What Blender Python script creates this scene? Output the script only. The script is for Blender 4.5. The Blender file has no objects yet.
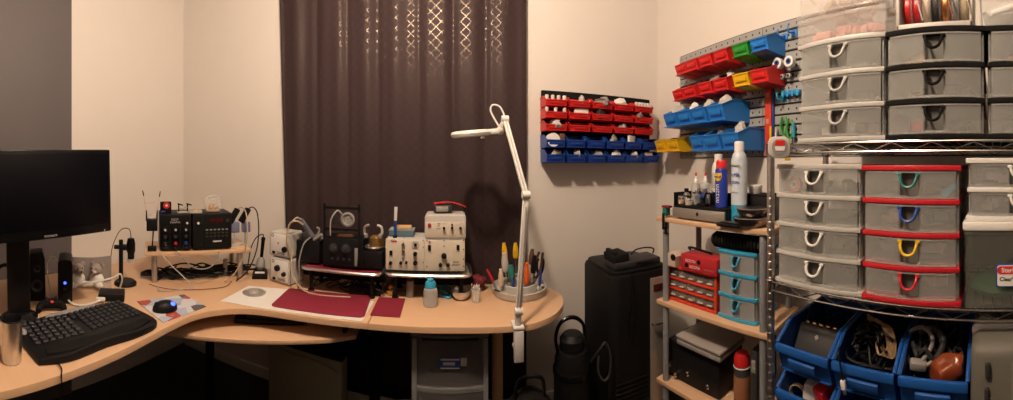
import bpy, bmesh, math, random
from mathutils import Vector, Matrix, Euler
S = bpy.context.scene
COL = S.collection
PI = math.pi
RND = random.Random(11)
CAMZ = 1.40
F, XB, HY = 345.0, 450.0, 165.0          # panorama: pixels per radian, column of the back wall normal, horizon row

# ------------------------------------------------------------------ measuring helpers
def az(px): return (px - XB) / F
def onz(px, py, z):                       # point at height z seen at a pixel
    r = (CAMZ - z) * F / (py - HY)
    return r * math.sin(az(px)), r * math.cos(az(px))
def desk(px, py): return onz(px, py, 0.75)
def zat(py, x, y): return CAMZ + (HY - py) / F * math.hypot(x, y)
class Frame:
    def __init__(s, ox, oy, th):
        s.o = (ox, oy); s.th = th
        s.u = (math.cos(th), math.sin(th)); s.v = (-math.sin(th), math.cos(th))
    def w(s, lx, ly): return (s.o[0] + lx * s.u[0] + ly * s.v[0], s.o[1] + lx * s.u[1] + ly * s.v[1])
    def lx(s, px, ly=0.0):
        a = az(px); n = (math.cos(a), -math.sin(a))
        o = s.o[0] * n[0] + s.o[1] * n[1] + ly * (s.v[0] * n[0] + s.v[1] * n[1])
        return -o / (s.u[0] * n[0] + s.u[1] * n[1])
    def z(s, py, lx, ly): return zat(py, *s.w(lx, ly))
    def p(s, lx, ly, z): return (*s.w(lx, ly), z)

# ------------------------------------------------------------------ materials
def lin(c):
    return tuple(((v / 255) / 12.92 if v / 255 <= 0.04045 else ((v / 255 + 0.055) / 1.055) ** 2.4) for v in c)
MATS = {}
def mat(name, col, rough=0.5, metal=0.0, noise=0.06, nscale=30.0, bump=0.0, alpha=1.0, emit=None, spec=0.5, coat=0.0, sheen=0.0):
    if name in MATS: return MATS[name]
    m = bpy.data.materials.new(name); m.use_nodes = True
    nt = m.node_tree; b = nt.nodes['Principled BSDF']
    b.inputs['Roughness'].default_value = rough
    b.inputs['Metallic'].default_value = metal
    b.inputs['Alpha'].default_value = alpha
    b.inputs['Specular IOR Level'].default_value = spec
    b.inputs['Coat Weight'].default_value = coat
    b.inputs['Sheen Weight'].default_value = sheen
    tc = nt.nodes.new('ShaderNodeTexCoord')
    nz = nt.nodes.new('ShaderNodeTexNoise'); nz.inputs['Scale'].default_value = nscale; nz.inputs['Detail'].default_value = 4
    nt.links.new(tc.outputs['Object'], nz.inputs['Vector'])
    mx = nt.nodes.new('ShaderNodeMix'); mx.data_type = 'RGBA'
    mx.inputs['A'].default_value = (*[max(0, c * (1 - noise)) for c in col], 1)
    mx.inputs['B'].default_value = (*[min(1, c * (1 + noise)) for c in col], 1)
    nt.links.new(nz.outputs['Fac'], mx.inputs['Factor'])
    nt.links.new(mx.outputs['Result'], b.inputs['Base Color'])
    if bump:
        bp = nt.nodes.new('ShaderNodeBump'); bp.inputs['Strength'].default_value = bump; bp.inputs['Distance'].default_value = 0.002
        nt.links.new(nz.outputs['Fac'], bp.inputs['Height']); nt.links.new(bp.outputs['Normal'], b.inputs['Normal'])
    if emit:
        b.inputs['Emission Color'].default_value = (*emit[0], 1); b.inputs['Emission Strength'].default_value = emit[1]
    MATS[name] = m
    return m

def M_wood():
    m = mat('laminate_wood', (0.66, 0.43, 0.265), 0.38)
    nt = m.node_tree
    nz = [n for n in nt.nodes if n.type == 'TEX_NOISE'][0]
    mp = nt.nodes.new('ShaderNodeMapping'); mp.inputs['Scale'].default_value = (3, 40, 40)
    tc = [n for n in nt.nodes if n.type == 'TEX_COORD'][0]
    nt.links.new(tc.outputs['Object'], mp.inputs['Vector']); nt.links.new(mp.outputs['Vector'], nz.inputs['Vector'])
    nz.inputs['Scale'].default_value = 1.6
    return m
def M_curtain():
    m = bpy.data.materials.new('curtain_fabric'); m.use_nodes = True
    nt = m.node_tree; b = nt.nodes['Principled BSDF']; N = nt.nodes.new; L = nt.links.new
    tc = N('ShaderNodeTexCoord'); sp = N('ShaderNodeSeparateXYZ'); L(tc.outputs['UV'], sp.inputs[0])
    def mth(op, a, bb=None):
        n = N('ShaderNodeMath'); n.operation = op
        for i, v in enumerate((a, bb)):
            if v is None: continue
            if isinstance(v, (int, float)): n.inputs[i].default_value = v
            else: L(v, n.inputs[i])
        return n.outputs[0]
    cw, ch = 0.058, 0.058
    u = mth('DIVIDE', sp.outputs[0], cw); v = mth('DIVIDE', sp.outputs[1], ch)
    def line(e):
        f = mth('FRACT', e); d = mth('ABSOLUTE', mth('SUBTRACT', f, 0.5))
        return mth('LESS_THAN', d, 0.034)
    g = mth('MAXIMUM', line(mth('ADD', u, v)), line(mth('SUBTRACT', u, v)))
    mc = N('ShaderNodeMix'); mc.data_type = 'RGBA'
    mc.inputs['A'].default_value = (0.095, 0.060, 0.064, 1); mc.inputs['B'].default_value = (0.10, 0.08, 0.065, 1)
    L(g, mc.inputs['Factor']); L(mc.outputs['Result'], b.inputs['Base Color'])
    mr = N('ShaderNodeMapRange'); L(g, mr.inputs['Value']); mr.inputs['To Min'].default_value = 0.6; mr.inputs['To Max'].default_value = 0.30
    L(mr.outputs['Result'], b.inputs['Roughness'])
    L(g, b.inputs['Metallic'])
    b.inputs['Specular IOR Level'].default_value = 0.35
    return m

def M_louvre():
    m = mat('slotted_grey_enamel', (0.32, 0.33, 0.33), 0.45)
    nt = m.node_tree; N = nt.nodes.new; L = nt.links.new; b = nt.nodes['Principled BSDF']
    tc = [n for n in nt.nodes if n.type == 'TEX_COORD'][0]; sp = N('ShaderNodeSeparateXYZ'); L(tc.outputs['Object'], sp.inputs[0])
    def mth(op, a, bb):
        n = N('ShaderNodeMath'); n.operation = op
        for i, v in enumerate((a, bb)):
            if isinstance(v, (int, float)): n.inputs[i].default_value = v
            else: L(v, n.inputs[i])
        return n.outputs[0]
    def near(o, period, half):
        f = mth('FRACT', mth('DIVIDE', o, period), 0); return mth('LESS_THAN', mth('ABSOLUTE', mth('SUBTRACT', f, 0.5), 0), half)
    hole = mth('MULTIPLY', near(sp.outputs[0], 0.0434, 0.09), near(sp.outputs[2], 0.635 / 13, 0.11))
    mx = N('ShaderNodeMix'); mx.data_type = 'RGBA'; old = b.inputs['Base Color'].links[0].from_socket
    L(old, mx.inputs['A']); mx.inputs['B'].default_value = (0.01, 0.01, 0.01, 1); L(hole, mx.inputs['Factor']); L(mx.outputs['Result'], b.inputs['Base Color'])
    return m

W = {}
def init_mats():
    W.update(
        wall=mat('cream_wall_paint', (0.74, 0.70, 0.66), 0.62, noise=0.02, nscale=8, bump=0.12),
        greywall=mat('dark_grey_wall', (0.105, 0.093, 0.098), 0.6, noise=0.04, nscale=8),
        floor=mat('brown_carpet', (0.03, 0.023, 0.02), 0.9, noise=0.3, nscale=200, bump=0.4),  # kept near black to cut light bounced up from below
        ceil=mat('ceiling_paint', (0.72, 0.70, 0.67), 0.8),
        wood=M_wood(), louvre=M_louvre(), curtain=M_curtain(),
        black=mat('black_plastic', (0.0065, 0.0065, 0.0075), 0.5, spec=0.22),
        blackm=mat('black_matte', (0.008, 0.0075, 0.0075), 0.85, spec=0.15),
        blackg=mat('black_gloss', (0.005, 0.005, 0.006), 0.25, spec=0.25),
        screen=mat('dark_screen', (0.003, 0.003, 0.005), 0.3, spec=0.15),
        dgrey=mat('dark_grey_plastic', (0.035, 0.035, 0.037), 0.5, spec=0.3),
        grey=mat('grey_plastic', (0.28, 0.27, 0.26), 0.5),
        lgrey=mat('light_grey_plastic', (0.52, 0.50, 0.47), 0.45),
        white=mat('white_plastic', (0.78, 0.77, 0.74), 0.4),
        paper=mat('white_paper', (0.80, 0.79, 0.76), 0.7),
        cream=mat('cream_enamel', (0.66, 0.60, 0.50), 0.45),
        chrome=mat('chrome', (0.50, 0.48, 0.46), 0.22, 1.0),
        steel=mat('brushed_steel', (0.68, 0.66, 0.64), 0.32, 1.0, noise=0.15, nscale=60),
        alu=mat('satin_silver', (0.50, 0.47, 0.44), 0.42, 0.7),
        postgrey=mat('grey_painted_post', (0.24, 0.25, 0.27), 0.4),
        pegrey=mat('grey_panel_enamel', (0.32, 0.33, 0.33), 0.45),
        red=mat('red_bin_plastic', (0.62, 0.022, 0.022), 0.36),
        redd=mat('red_frame_plastic', (0.50, 0.015, 0.025), 0.35),
        orangered=mat('red_orange_plastic', (0.62, 0.05, 0.02), 0.35),
        maroon=mat('maroon_mat', (0.21, 0.009, 0.030), 0.75, noise=0.1, nscale=120, bump=0.2),
        blue=mat('bright_blue_plastic', (0.022, 0.20, 0.62), 0.36),
        navy=mat('dark_blue_plastic', (0.012, 0.06, 0.33), 0.36),
        sky=mat('sky_blue_plastic', (0.03, 0.33, 0.55), 0.4),
        green=mat('green_plastic', (0.03, 0.30, 0.035), 0.36),
        yellow=mat('yellow_plastic', (0.75, 0.46, 0.012), 0.36),
        teal=mat('teal_plastic', (0.02, 0.17, 0.16), 0.4),
        orange=mat('orange_plastic', (0.75, 0.12, 0.02), 0.4),
        brown=mat('brown_plastic', (0.12, 0.05, 0.03), 0.5),
        gold=mat('gold_metal', (0.70, 0.45, 0.15), 0.3, 1.0),
        copper=mat('copper_wire', (0.50, 0.22, 0.10), 0.35, 1.0),
        tan=mat('tan_sponge', (0.62, 0.38, 0.18), 0.9),
        beige=mat('beige_cable', (0.45, 0.36, 0.25), 0.5),
        frost=mat('frosted_plastic', (0.54, 0.55, 0.53), 0.3, alpha=0.30, noise=0.03),
        frostd=mat('smoky_frosted_plastic', (0.52, 0.53, 0.53), 0.3, alpha=0.42, noise=0.03),
        cloudy=mat('cloudy_clear_plastic', (0.78, 0.75, 0.72), 0.2, alpha=0.2, noise=0.02),
        recess=mat('recess_shade_plastic', (0.15, 0.15, 0.14), 0.35, alpha=0.85),  # drawer plastic coloured darker for the shade inside the handle recess
        milk=mat('milky_plastic', (0.50, 0.49, 0.465), 0.4),
        smoke=mat('dark_smoky_clear_plastic', (0.16, 0.155, 0.16), 0.3, alpha=0.6),
        bluebin=mat('shade_blue_plastic', (0.009, 0.085, 0.34), 0.45),  # bin blue darkened to stand in for shade low on the rack
        clearer=mat('clear_thin_plastic', (0.62, 0.64, 0.62), 0.12, alpha=0.15, noise=0.01),
        tint=mat('grey_tinted_clear_plastic', (0.22, 0.24, 0.21), 0.15, alpha=0.22, noise=0.01),
        clear=mat('clear_plastic', (0.80, 0.80, 0.79), 0.15, alpha=0.20, noise=0.02),
        glass=mat('clear_glass', (0.85, 0.87, 0.86), 0.05, alpha=0.22, noise=0.01),
        bluelight=mat('blue_light', (0.02, 0.03, 0.5), 0.3, emit=((0.03, 0.07, 1.0), 6.0)),
        redlight=mat('red_light', (0.4, 0.02, 0.02), 0.3, emit=((1.0, 0.05, 0.03), 0.35)),
        wine=mat('wine_red_cloth', (0.11, 0.008, 0.014), 0.9),
        pink=mat('pink_parts', (0.60, 0.25, 0.22), 0.5),
        skin=mat('pale_parts', (0.62, 0.50, 0.40), 0.6),
        case=mat('khaki_grey_hard_plastic', (0.125, 0.12, 0.10), 0.6),
    )

# ------------------------------------------------------------------ mesh builder
def smooth_path(pts, n=6):
    P = [Vector(p) for p in pts]
    if len(P) < 3 or n <= 1: return P
    out = []
    for i in range(len(P) - 1):
        p0 = P[max(i - 1, 0)]; p1 = P[i]; p2 = P[i + 1]; p3 = P[min(i + 2, len(P) - 1)]
        for k in range(n):
            t = k / n
            out.append(0.5 * ((2 * p1) + (p2 - p0) * t + (2 * p0 - 5 * p1 + 4 * p2 - p3) * t * t + (3 * p1 - p0 - 3 * p2 + p3) * t ** 3))
    out.append(P[-1])
    return out
class MB:
    def __init__(s): s.bm = bmesh.new()
    def _merge(s, b):
        me = bpy.data.meshes.new('tmp'); b.to_mesh(me); b.free(); s.bm.from_mesh(me); bpy.data.meshes.remove(me)
    def box(s, c, d, bev=0.0, rot=None, seg=2):
        b = bmesh.new(); bmesh.ops.create_cube(b, size=1)
        bmesh.ops.scale(b, vec=d, verts=b.verts)
        if bev: bmesh.ops.bevel(b, geom=list(b.edges), offset=min(bev, min(d) * 0.49), segments=seg, profile=0.5, affect='EDGES')
        M = Matrix.Translation(c)
        if rot: M = M @ Euler(rot).to_matrix().to_4x4()
        bmesh.ops.transform(b, matrix=M, verts=b.verts); s._merge(b); return s
    def cyl(s, p0, p1, r0, r1=None, seg=16):
        r1 = r0 if r1 is None else r1
        p0, p1 = Vector(p0), Vector(p1); d = p1 - p0
        b = bmesh.new(); bmesh.ops.create_cone(b, cap_ends=True, segments=seg, radius1=r0, radius2=max(r1, 1e-5), depth=d.length)
        M = Matrix.Translation((p0 + p1) / 2) @ d.to_track_quat('Z', 'Y').to_matrix().to_4x4()
        bmesh.ops.transform(b, matrix=M, verts=b.verts); s._merge(b); return s
    def sphere(s, c, r, seg=16, rings=10, rot=None):
        r = (r, r, r) if isinstance(r, (int, float)) else r
        b = bmesh.new(); bmesh.ops.create_uvsphere(b, u_segments=seg, v_segments=rings, radius=1)
        bmesh.ops.scale(b, vec=r, verts=b.verts)
        M = Matrix.Translation(c)
        if rot: M = M @ Euler(rot).to_matrix().to_4x4()
        bmesh.ops.transform(b, matrix=M, verts=b.verts); s._merge(b); return s
    def lathe(s, prof, c=(0, 0, 0), seg=24, rot=None):
        b = bmesh.new(); rings = []
        for r, z in prof:
            rings.append([b.verts.new((r * math.cos(2 * PI * k / seg), r * math.sin(2 * PI * k / seg), z)) for k in range(seg)] if r > 1e-6 else [b.verts.new((0, 0, z))])
        for a, c2 in zip(rings, rings[1:]):
            for k in range(seg):
                k2 = (k + 1) % seg
                if len(a) == 1 and len(c2) == 1: continue
                if len(a) == 1: b.faces.new((a[0], c2[k2], c2[k]))
                elif len(c2) == 1: b.faces.new((a[k], a[k2], c2[0]))
                else: b.faces.new((a[k], a[k2], c2[k2], c2[k]))
        M = Matrix.Translation(c)
        if rot: M = M @ Euler(rot).to_matrix().to_4x4()
        bmesh.ops.recalc_face_normals(b, faces=b.faces)
        bmesh.ops.transform(b, matrix=M, verts=b.verts); s._merge(b); return s
    def tube(s, pts, r, seg=8, n=6, closed=False):
        P = smooth_path(pts, n); b = bmesh.new(); rings = []
        t0 = (P[1] - P[0]).normalized(); nrm = t0.orthogonal().normalized()
        for i, p in enumerate(P):
            t = (P[min(i + 1, len(P) - 1)] - P[max(i - 1, 0)])
            if t.length < 1e-9: t = t0.copy()
            t.normalize(); nrm = (nrm - t * nrm.dot(t))
            if nrm.length < 1e-6: nrm = t.orthogonal()
            nrm.normalize(); bn = t.cross(nrm)
            rr = r(i / (len(P) - 1)) if callable(r) else r
            rings.append([b.verts.new(p + (nrm * math.cos(2 * PI * k / seg) + bn * math.sin(2 * PI * k / seg)) * rr) for k in range(seg)])
        for a, c in zip(rings, rings[1:]):
            for k in range(seg): b.faces.new((a[k], a[(k + 1) % seg], c[(k + 1) % seg], c[k]))
        b.faces.new(rings[0][::-1]); b.faces.new(rings[-1])
        s._merge(b); return s
    def prism(s, poly, d0, d1, plane='xy', bev=0.0):
        """polygon extruded: xy along z, xz along y, yz along x"""
        b = bmesh.new()
        f = {'xy': lambda p, d: (p[0], p[1], d), 'xz': lambda p, d: (p[0], d, p[1]), 'yz': lambda p, d: (d, p[0], p[1])}[plane]
        A = [b.verts.new(f(p, d0)) for p in poly]; B = [b.verts.new(f(p, d1)) for p in poly]
        fa = b.faces.new(A); fb = b.faces.new(B); n = len(poly)
        for k in range(n): b.faces.new((A[k], A[(k + 1) % n], B[(k + 1) % n], B[k]))
        bmesh.ops.recalc_face_normals(b, faces=b.faces)
        if bev:
            ed = [e for e in b.edges if (e.verts[0] in A and e.verts[1] in A) or (e.verts[0] in B and e.verts[1] in B)] if bev > 0 else list(b.edges)
            bmesh.ops.bevel(b, geom=ed, offset=abs(bev), segments=2, profile=0.5, affect='EDGES')
        bmesh.ops.triangulate(b, faces=[x for x in b.faces if len(x.verts) > 4])
        s._merge(b); return s
    def xf(s, M):
        bmesh.ops.transform(s.bm, matrix=M, verts=s.bm.verts); return s
    def build(s, name, m, parent=None, loc=(0, 0, 0), rz=0.0, angle=35, rot=None):
        lim = math.radians(angle)
        for f in s.bm.faces: f.smooth = True
        for e in s.bm.edges:
            e.smooth = len(e.link_faces) == 2 and e.calc_face_angle(0) < lim
        me = bpy.data.meshes.new(name); s.bm.to_mesh(me); s.bm.free()
        for x in (m if isinstance(m, (list, tuple)) else [m]): me.materials.append(x)
        o = bpy.data.objects.new(name, me); COL.objects.link(o)
        o.parent = parent; o.location = loc; o.rotation_euler = rot or (0, 0, rz)
        return o
def tag(o, label, cat, group=None, kind=None):
    o['label'] = label; o['category'] = cat
    if group: o['group'] = group
    if kind: o['kind'] = kind
    return o
def thing(name, label, cat, loc, rz=0.0, group=None):
    o = bpy.data.objects.new(name, None); COL.objects.link(o); o.empty_display_size = 0.02
    o.location = loc; o.rotation_euler = (0, 0, rz)
    return tag(o, label, cat, group)
def struct(o): o['kind'] = 'structure'; return o
def dup(root, loc, rz, label, group=None):
    r = root.copy(); COL.objects.link(r); r.location = loc; r.rotation_euler = (0, 0, rz); r['label'] = label
    if group: r['group'] = group
    for ch in list(root.children):
        c = ch.copy(); COL.objects.link(c); c.parent = r
        for g in list(ch.children):
            d = g.copy(); COL.objects.link(d); d.parent = c
    return r
def text(s, size, m, parent, loc, rot=(PI / 2, 0, 0), name='lettering', bold=False, sx=1.0):
    cu = bpy.data.curves.new('t', 'FONT'); cu.body = s; cu.size = size; cu.align_x = 'CENTER'; cu.align_y = 'CENTER'; cu.extrude = 0.0003
    cu.resolution_u = 2
    if bold: cu.offset = size * 0.02
    t = bpy.data.objects.new('t', cu); COL.objects.link(t); bpy.context.view_layer.update()
    me = bpy.data.meshes.new_from_object(t.evaluated_get(bpy.context.evaluated_depsgraph_get()))
    bpy.data.objects.remove(t); bpy.data.curves.remove(cu)
    me.materials.clear(); me.materials.append(m)
    o = bpy.data.objects.new(name, me); COL.objects.link(o); o.parent = parent; o.location = loc; o.rotation_euler = rot; o.scale = (sx, 1, 1)
    return o
def setlabel(o, s): o['label'] = s; return o
init_mats()
BACK = Frame(0, 1.95, 0.0)
RIGHT = Frame(1.34, 1.95, -PI / 2)
RACK = Frame(0.87, 0.645, -PI / 2)
SHELF = Frame(0.90, 1.315, math.atan2(-0.555, 0.10))
def marks(par, m, loc, w, h, n, name='lettering', rz=0.0, vertical=False):
    """a short row of small strokes: writing too small to read in the photograph"""
    b = MB(); r = random.Random(n * 31 + int(w * 1e4))
    for k in range(n):
        cx = (-0.5 + (k + 0.5) / n) * w; cw = w / n * 0.72
        t = r.choice((0, 1, 2))
        b.box((cx - cw * 0.38, 0, 0), (cw * 0.24, 0.0007, h))
        if t != 1: b.box((cx + cw * 0.10, 0, h * 0.40), (cw * 0.75, 0.0007, h * 0.2))
        if t != 2: b.box((cx + cw * 0.10, 0, -h * 0.40), (cw * 0.75, 0.0007, h * 0.2))
        if t: b.box((cx + cw * 0.36, 0, 0), (cw * 0.24, 0.0007, h * 0.9))
    if vertical: b.xf(Matrix.Rotation(PI / 2, 4, 'Y'))
    return b.build(name, m, par, loc, rz)
# ================================================================== ROOM
def slab(name, c, d, m): return struct(MB().box((0, 0, 0), d).build(name, m, None, c))
slab('floor', (-0.28, 0.175, -0.05), (3.24, 3.75, 0.1), W['floor'])
slab('ceiling', (-0.28, 0.175, 2.80), (3.44, 3.75, 0.1), W['ceil'])
slab('wall_back', (-0.28, 2.0, 1.375), (3.44, 0.1, 2.75), W['wall'])
slab('wall_right', (1.39, 0.125, 1.375), (0.1, 3.65, 2.75), W['wall'])
slab('wall_left', (-1.95, 1.4585, 1.375), (0.1, 0.983, 2.75), W['wall'])
slab('wall_left_grey', (-1.942, 0.1335, 1.375), (0.116, 1.667, 2.75), W['greywall'])  # section of the left wall in a darker grey
slab('wall_front', (-0.28, -1.65, 1.375), (3.24, 0.1, 2.75), mat('dark_unseen_wall', (0.16, 0.11, 0.08), 0.6))  # unseen wall, coloured dark to cut the light it bounces back
struct(MB().box((0, 0, 0), (3.2, 0.012, 0.07), 0.003).build('baseboard_back', W['white'], None, (-0.28, 1.944, 0.035)))
struct(MB().box((0, 0, 0), (0.012, 3.5, 0.07), 0.003).build('baseboard_right', W['white'], None, (1.334, 0.15, 0.035)))

# ------------------------------------------------------------------ curtain on its rod
def curtain():
    root = thing('window_curtain', 'dark brown blackout curtain with a thin gold diamond lattice, hanging behind the desk', 'curtain', (-0.28, 1.90, 0.10))
    b = bmesh.new(); uvl = b.loops.layers.uv.new('UVMap')
    nx, nz = 220, 24; x0, x1, z1 = -0.755, 0.715, 2.40
    def pos(i, k):
        t = i / nx; h = k / nz
        top = 0.6 + 0.4 * h
        s = t * 7.4
        y = 0.011 * top * math.sin(2 * PI * s + 0.6 * math.sin(2.2 * s)) + 0.003 * math.sin(2 * PI * s * 2.3 + 1.0)
        x = x0 + (x1 - x0) * t + 0.010 * math.sin(2 * PI * s * 1.0 + 1.2)
        if t < 0.12: x += (1 - h) * 0.075 * (0.12 - t) / 0.12
        return (x, y, z1 * h)
    V = [[b.verts.new(pos(i, k)) for k in range(nz + 1)] for i in range(nx + 1)]
    arc = [0.0]
    for i in range(nx):
        p, q = pos(i, nz), pos(i + 1, nz); arc.append(arc[-1] + math.hypot(q[0] - p[0], q[1] - p[1]))
    for i in range(nx):
        for k in range(nz):
            f = b.faces.new((V[i][k], V[i + 1][k], V[i + 1][k + 1], V[i][k + 1])); f.smooth = True
            for lp, (a, c) in zip(f.loops, ((i, k), (i + 1, k), (i + 1, k + 1), (i, k + 1))):
                lp[uvl].uv = (arc[a], z1 * c / nz)
    bmesh.ops.solidify(b, geom=list(b.faces), thickness=0.002)
    me = bpy.data.meshes.new('cloth_panel'); b.to_mesh(me); b.free(); me.materials.append(W['curtain'])
    o = bpy.data.objects.new('cloth_panel', me); COL.objects.link(o); o.parent = root
    MB().cyl((-0.80, 0, 2.43), (0.78, 0, 2.43), 0.011).build('rod', W['dgrey'], root)
    for sx in (-0.82, 0.80):
        MB().sphere((sx, 0, 2.43), 0.028).sphere((sx + (0.03 if sx > 0 else -0.03), 0, 2.43), 0.012).build('finial', W['dgrey'], root)
    for sx in (-0.66, 0.66):
        MB().box((sx, 0.026, 2.43), (0.02, 0.046, 0.02), 0.003).build('bracket', W['dgrey'], root)
curtain()

# ================================================================== DESK
FRONT = [(-0.93, -0.22), (-0.945, 0.10), (-0.953, 0.26), (-0.966, 0.455), (-0.986, 0.70), (-1.008, 0.88), (-1.017, 1.02), (-1.010, 1.11), (-0.975, 1.195),
         (-0.905, 1.275), (-0.80, 1.325), (-0.63, 1.352), (-0.368, 1.376), (-0.1, 1.382), (0.028, 1.382), (0.2, 1.374)]
def desk_outline():
    p = [tuple(q[:2]) for q in smooth_path([(x, y, 0) for x, y in FRONT], 5)]
    cx, cy, r = 0.262, 1.652, 0.286
    p += [(cx + r * math.cos(a), cy + r * math.sin(a) * (1.0 if a < 0 else 0.75)) for a in [math.radians(-80 + 8 * k) for k in range(22)]]
    p += [(0.22, 1.872), (-1.82, 1.872), (-1.885, 1.81), (-1.885, -0.22)]
    return p
def split_poly(poly, X, keep_left):
    out = []
    for i, a in enumerate(poly):
        c = poly[(i + 1) % len(poly)]
        ia = (a[0] < X) == keep_left; ic = (c[0] < X) == keep_left
        if ia: out.append(a)
        if ia != ic:
            t = (X - a[0]) / (c[0] - a[0]); out.append((X, a[1] + t * (c[1] - a[1])))
    return out
dk = thing('corner_desk', 'light wood corner desk with a curved front edge and a rounded right end', 'desk', (0, 0, 0))
OUT = desk_outline()
for keep in (True, False):
    pl = [(x + (-0.0008 if keep else 0.0008) * (abs(x + 0.335) < 1e-6), y) for x, y in split_poly(OUT, -0.335, keep)]
    b = bmesh.new()
    A = [b.verts.new((x, y, 0.724)) for x, y in pl]; B = [b.verts.new((x, y, 0.750)) for x, y in pl]
    b.faces.new(A[::-1]); ft = b.faces.new(B); n = len(pl)
    for k in range(n): b.faces.new((A[k], A[(k + 1) % n], B[(k + 1) % n], B[k]))
    bmesh.ops.recalc_face_normals(b, faces=b.faces)
    bmesh.ops.bevel(b, geom=[e for e in b.edges if all(v in B for v in e.verts)], offset=0.004, segments=2, profile=0.5, affect='EDGES')
    m = MB(); m._merge(b); m.build('tabletop', W['wood'], dk)
MB().cyl((0.215, 1.56, 0), (0.215, 1.56, 0.724), 0.026, seg=24).build('column_leg', W['wood'], dk)
MB().cyl((-1.32, 1.58, 0), (-1.32, 1.58, 0.724), 0.026, seg=24).build('column_leg', W['blackm'], dk)
MB().box((-1.40, 0.02, 0.362), (0.86, 0.022, 0.724), 0.002).build('side_panel', W['blackm'], dk)
MB().cyl((-0.36, 1.62, 0), (-0.36, 1.62, 0.724), 0.026, seg=24).build('column_leg', W['blackm'], dk)
MB().box((-1.05, 1.80, 0.5), (1.4, 0.016, 0.30), 0.002).build('modesty_panel', W['blackm'], dk)
# keyboard shelf across the corner
kp = [onz(x, y, 0.655) for x, y in ((176, 333), (200, 336.5), (230, 339), (265, 340.5), (300, 340.5), (330, 339), (356, 335))]
bk = [(-0.42, 1.62), (-0.80, 1.66), (-1.22, 1.30), (-1.20, 1.02)]
kb = MB().prism([tuple(p) for p in kp] + bk, 0.636, 0.655, 'xy', 0.003)
kb.build('sliding_shelf', W['wood'], dk)
for a, c in (((-1.15, 1.10), (-0.50, 1.60)),):
    MB().box((-1.12, 1.16, 0.69), (0.012, 0.20, 0.066), 0.002).build('shelf_runner', W['black'], dk); MB().box((-0.46, 1.55, 0.69), (0.012, 0.20, 0.066), 0.002).build('shelf_runner', W['black'], dk)

# black binders lying on the sliding shelf
b1 = MB().box((0, 0, 0.012), (0.34, 0.20, 0.024), 0.006).box((0.02, -0.02, 0.034), (0.26, 0.15, 0.018), 0.006).build('keyboard', W['black'], None, (-0.84, 1.475, 0.656), rz=0.45)
tag(b1, 'black spare keyboard and case lying on the sliding shelf under the desk', 'keyboard')

# ------------------------------------------------------------------ monitor
mo = thing('computer_monitor', 'wide black flat screen monitor at the left end of the desk', 'monitor', (-1.235, 0.5225, 0.7645), PI / 2)
MB().box((0, 0, 0.522), (0.60, 0.035, 0.345), 0.006).box((0, 0.03, 0.50), (0.34, 0.04, 0.22), 0.015).build('housing', W['blackg'], mo)
MB().box((0, -0.0175, 0.532), (0.570, 0.002, 0.295), 0.0005).build('screen', W['screen'], mo)
marks(mo, W['lgrey'], (0.02, -0.0180, 0.362), 0.055, 0.007, 7, 'maker_mark')
MB().box((-0.06, 0.15, 0.27), (0.10, 0.028, 0.52), 0.01).box((-0.06, 0.09, 0.50), (0.08, 0.12, 0.06), 0.01).build('neck', W['black'], mo)
MB().lathe([(0, -0.013), (0.115, -0.013), (0.118, -0.006), (0.10, 0.004), (0.03, 0.022), (0, 0.022)], (0, 0, 0), 32).xf(Matrix.Translation((-0.06, 0.155, 0)) @ Matrix.Diagonal((0.72, 0.55, 1, 1))).build('base', W['blackg'], mo)
MB().cyl((0.265, -0.0183, 0.357), (0.265, -0.0175, 0.357), 0.0022, seg=8).build('power_button', W['lgrey'], mo)
mo.rotation_euler = (math.radians(0.0), math.radians(-1.2), PI / 2)

# ------------------------------------------------------------------ items beside the monitor
x, y = desk(9, 366)
tu = thing('steel_tumbler', 'brushed steel tumbler with a black inner rim at the desk front edge', 'tumbler', (x - 0.025, y + 0.016, 0.7505))
MB().lathe([(0, 0), (0.030, 0), (0.033, 0.004), (0.0355, 0.05), (0.037, 0.133), (0.0375, 0.138), (0.0345, 0.138), (0.033, 0.13), (0.031, 0.02), (0, 0.018)], seg=36).build('cup_body', W['steel'], tu)
MB().lathe([(0.0345, 0.136), (0.0365, 0.1395), (0.0345, 0.143), (0.032, 0.138), (0.030, 0.11), (0, 0.108)], seg=36).build('liner', W['black'], tu)

hx, hy = desk(65, 304)
hd = thing('external_drive', 'upright black external drive with a glowing blue light beside the monitor', 'hard drive', (hx, hy, 0.7505), math.radians(62))
MB().prism([(-0.034, 0), (0.034, 0), (0.034, 0.190), (0.028, 0.203), (0.0, 0.207), (-0.028, 0.203), (-0.034, 0.190)], 0, 0.14, 'xz', 0.004).build('casing', W['black'], hd)
MB().cyl((0, -0.002, 0.098), (0, 0.0005, 0.098), 0.0062, seg=16).build('indicator_light', W['bluelight'], hd)
MB().box((0.0, -0.0008, 0.07), (0.014, 0.002, 0.012), 0.0005).cyl((0, -0.001, 0.045), (0, 0, 0.045), 0.003).build('front_marks', W['dgrey'], hd)

sx_, sy_ = desk(37, 306)
sp = thing('desk_speaker', 'small black desk speaker below the monitor left of the drive', 'speaker', (sx_ - 0.05, sy_ + 0.02, 0.7505), math.radians(70))
MB().prism([(-0.042, 0), (0.042, 0), (0.038, 0.20), (0.026, 0.235), (-0.03, 0.228), (-0.038, 0.20)], 0, 0.09, 'xz', 0.006).build('cabinet', W['black'], sp)
for zz, rr in ((0.075, 0.030), (0.155, 0.018)):
    MB().lathe([(rr, 0), (rr * 0.95, 0.004), (rr * 0.75, 0.001), (rr * 0.3, -0.004), (0, -0.002)], (0, -0.0015, zz), 20, (PI / 2, 0, 0)).build('driver', W['dgrey'], sp)

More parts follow.
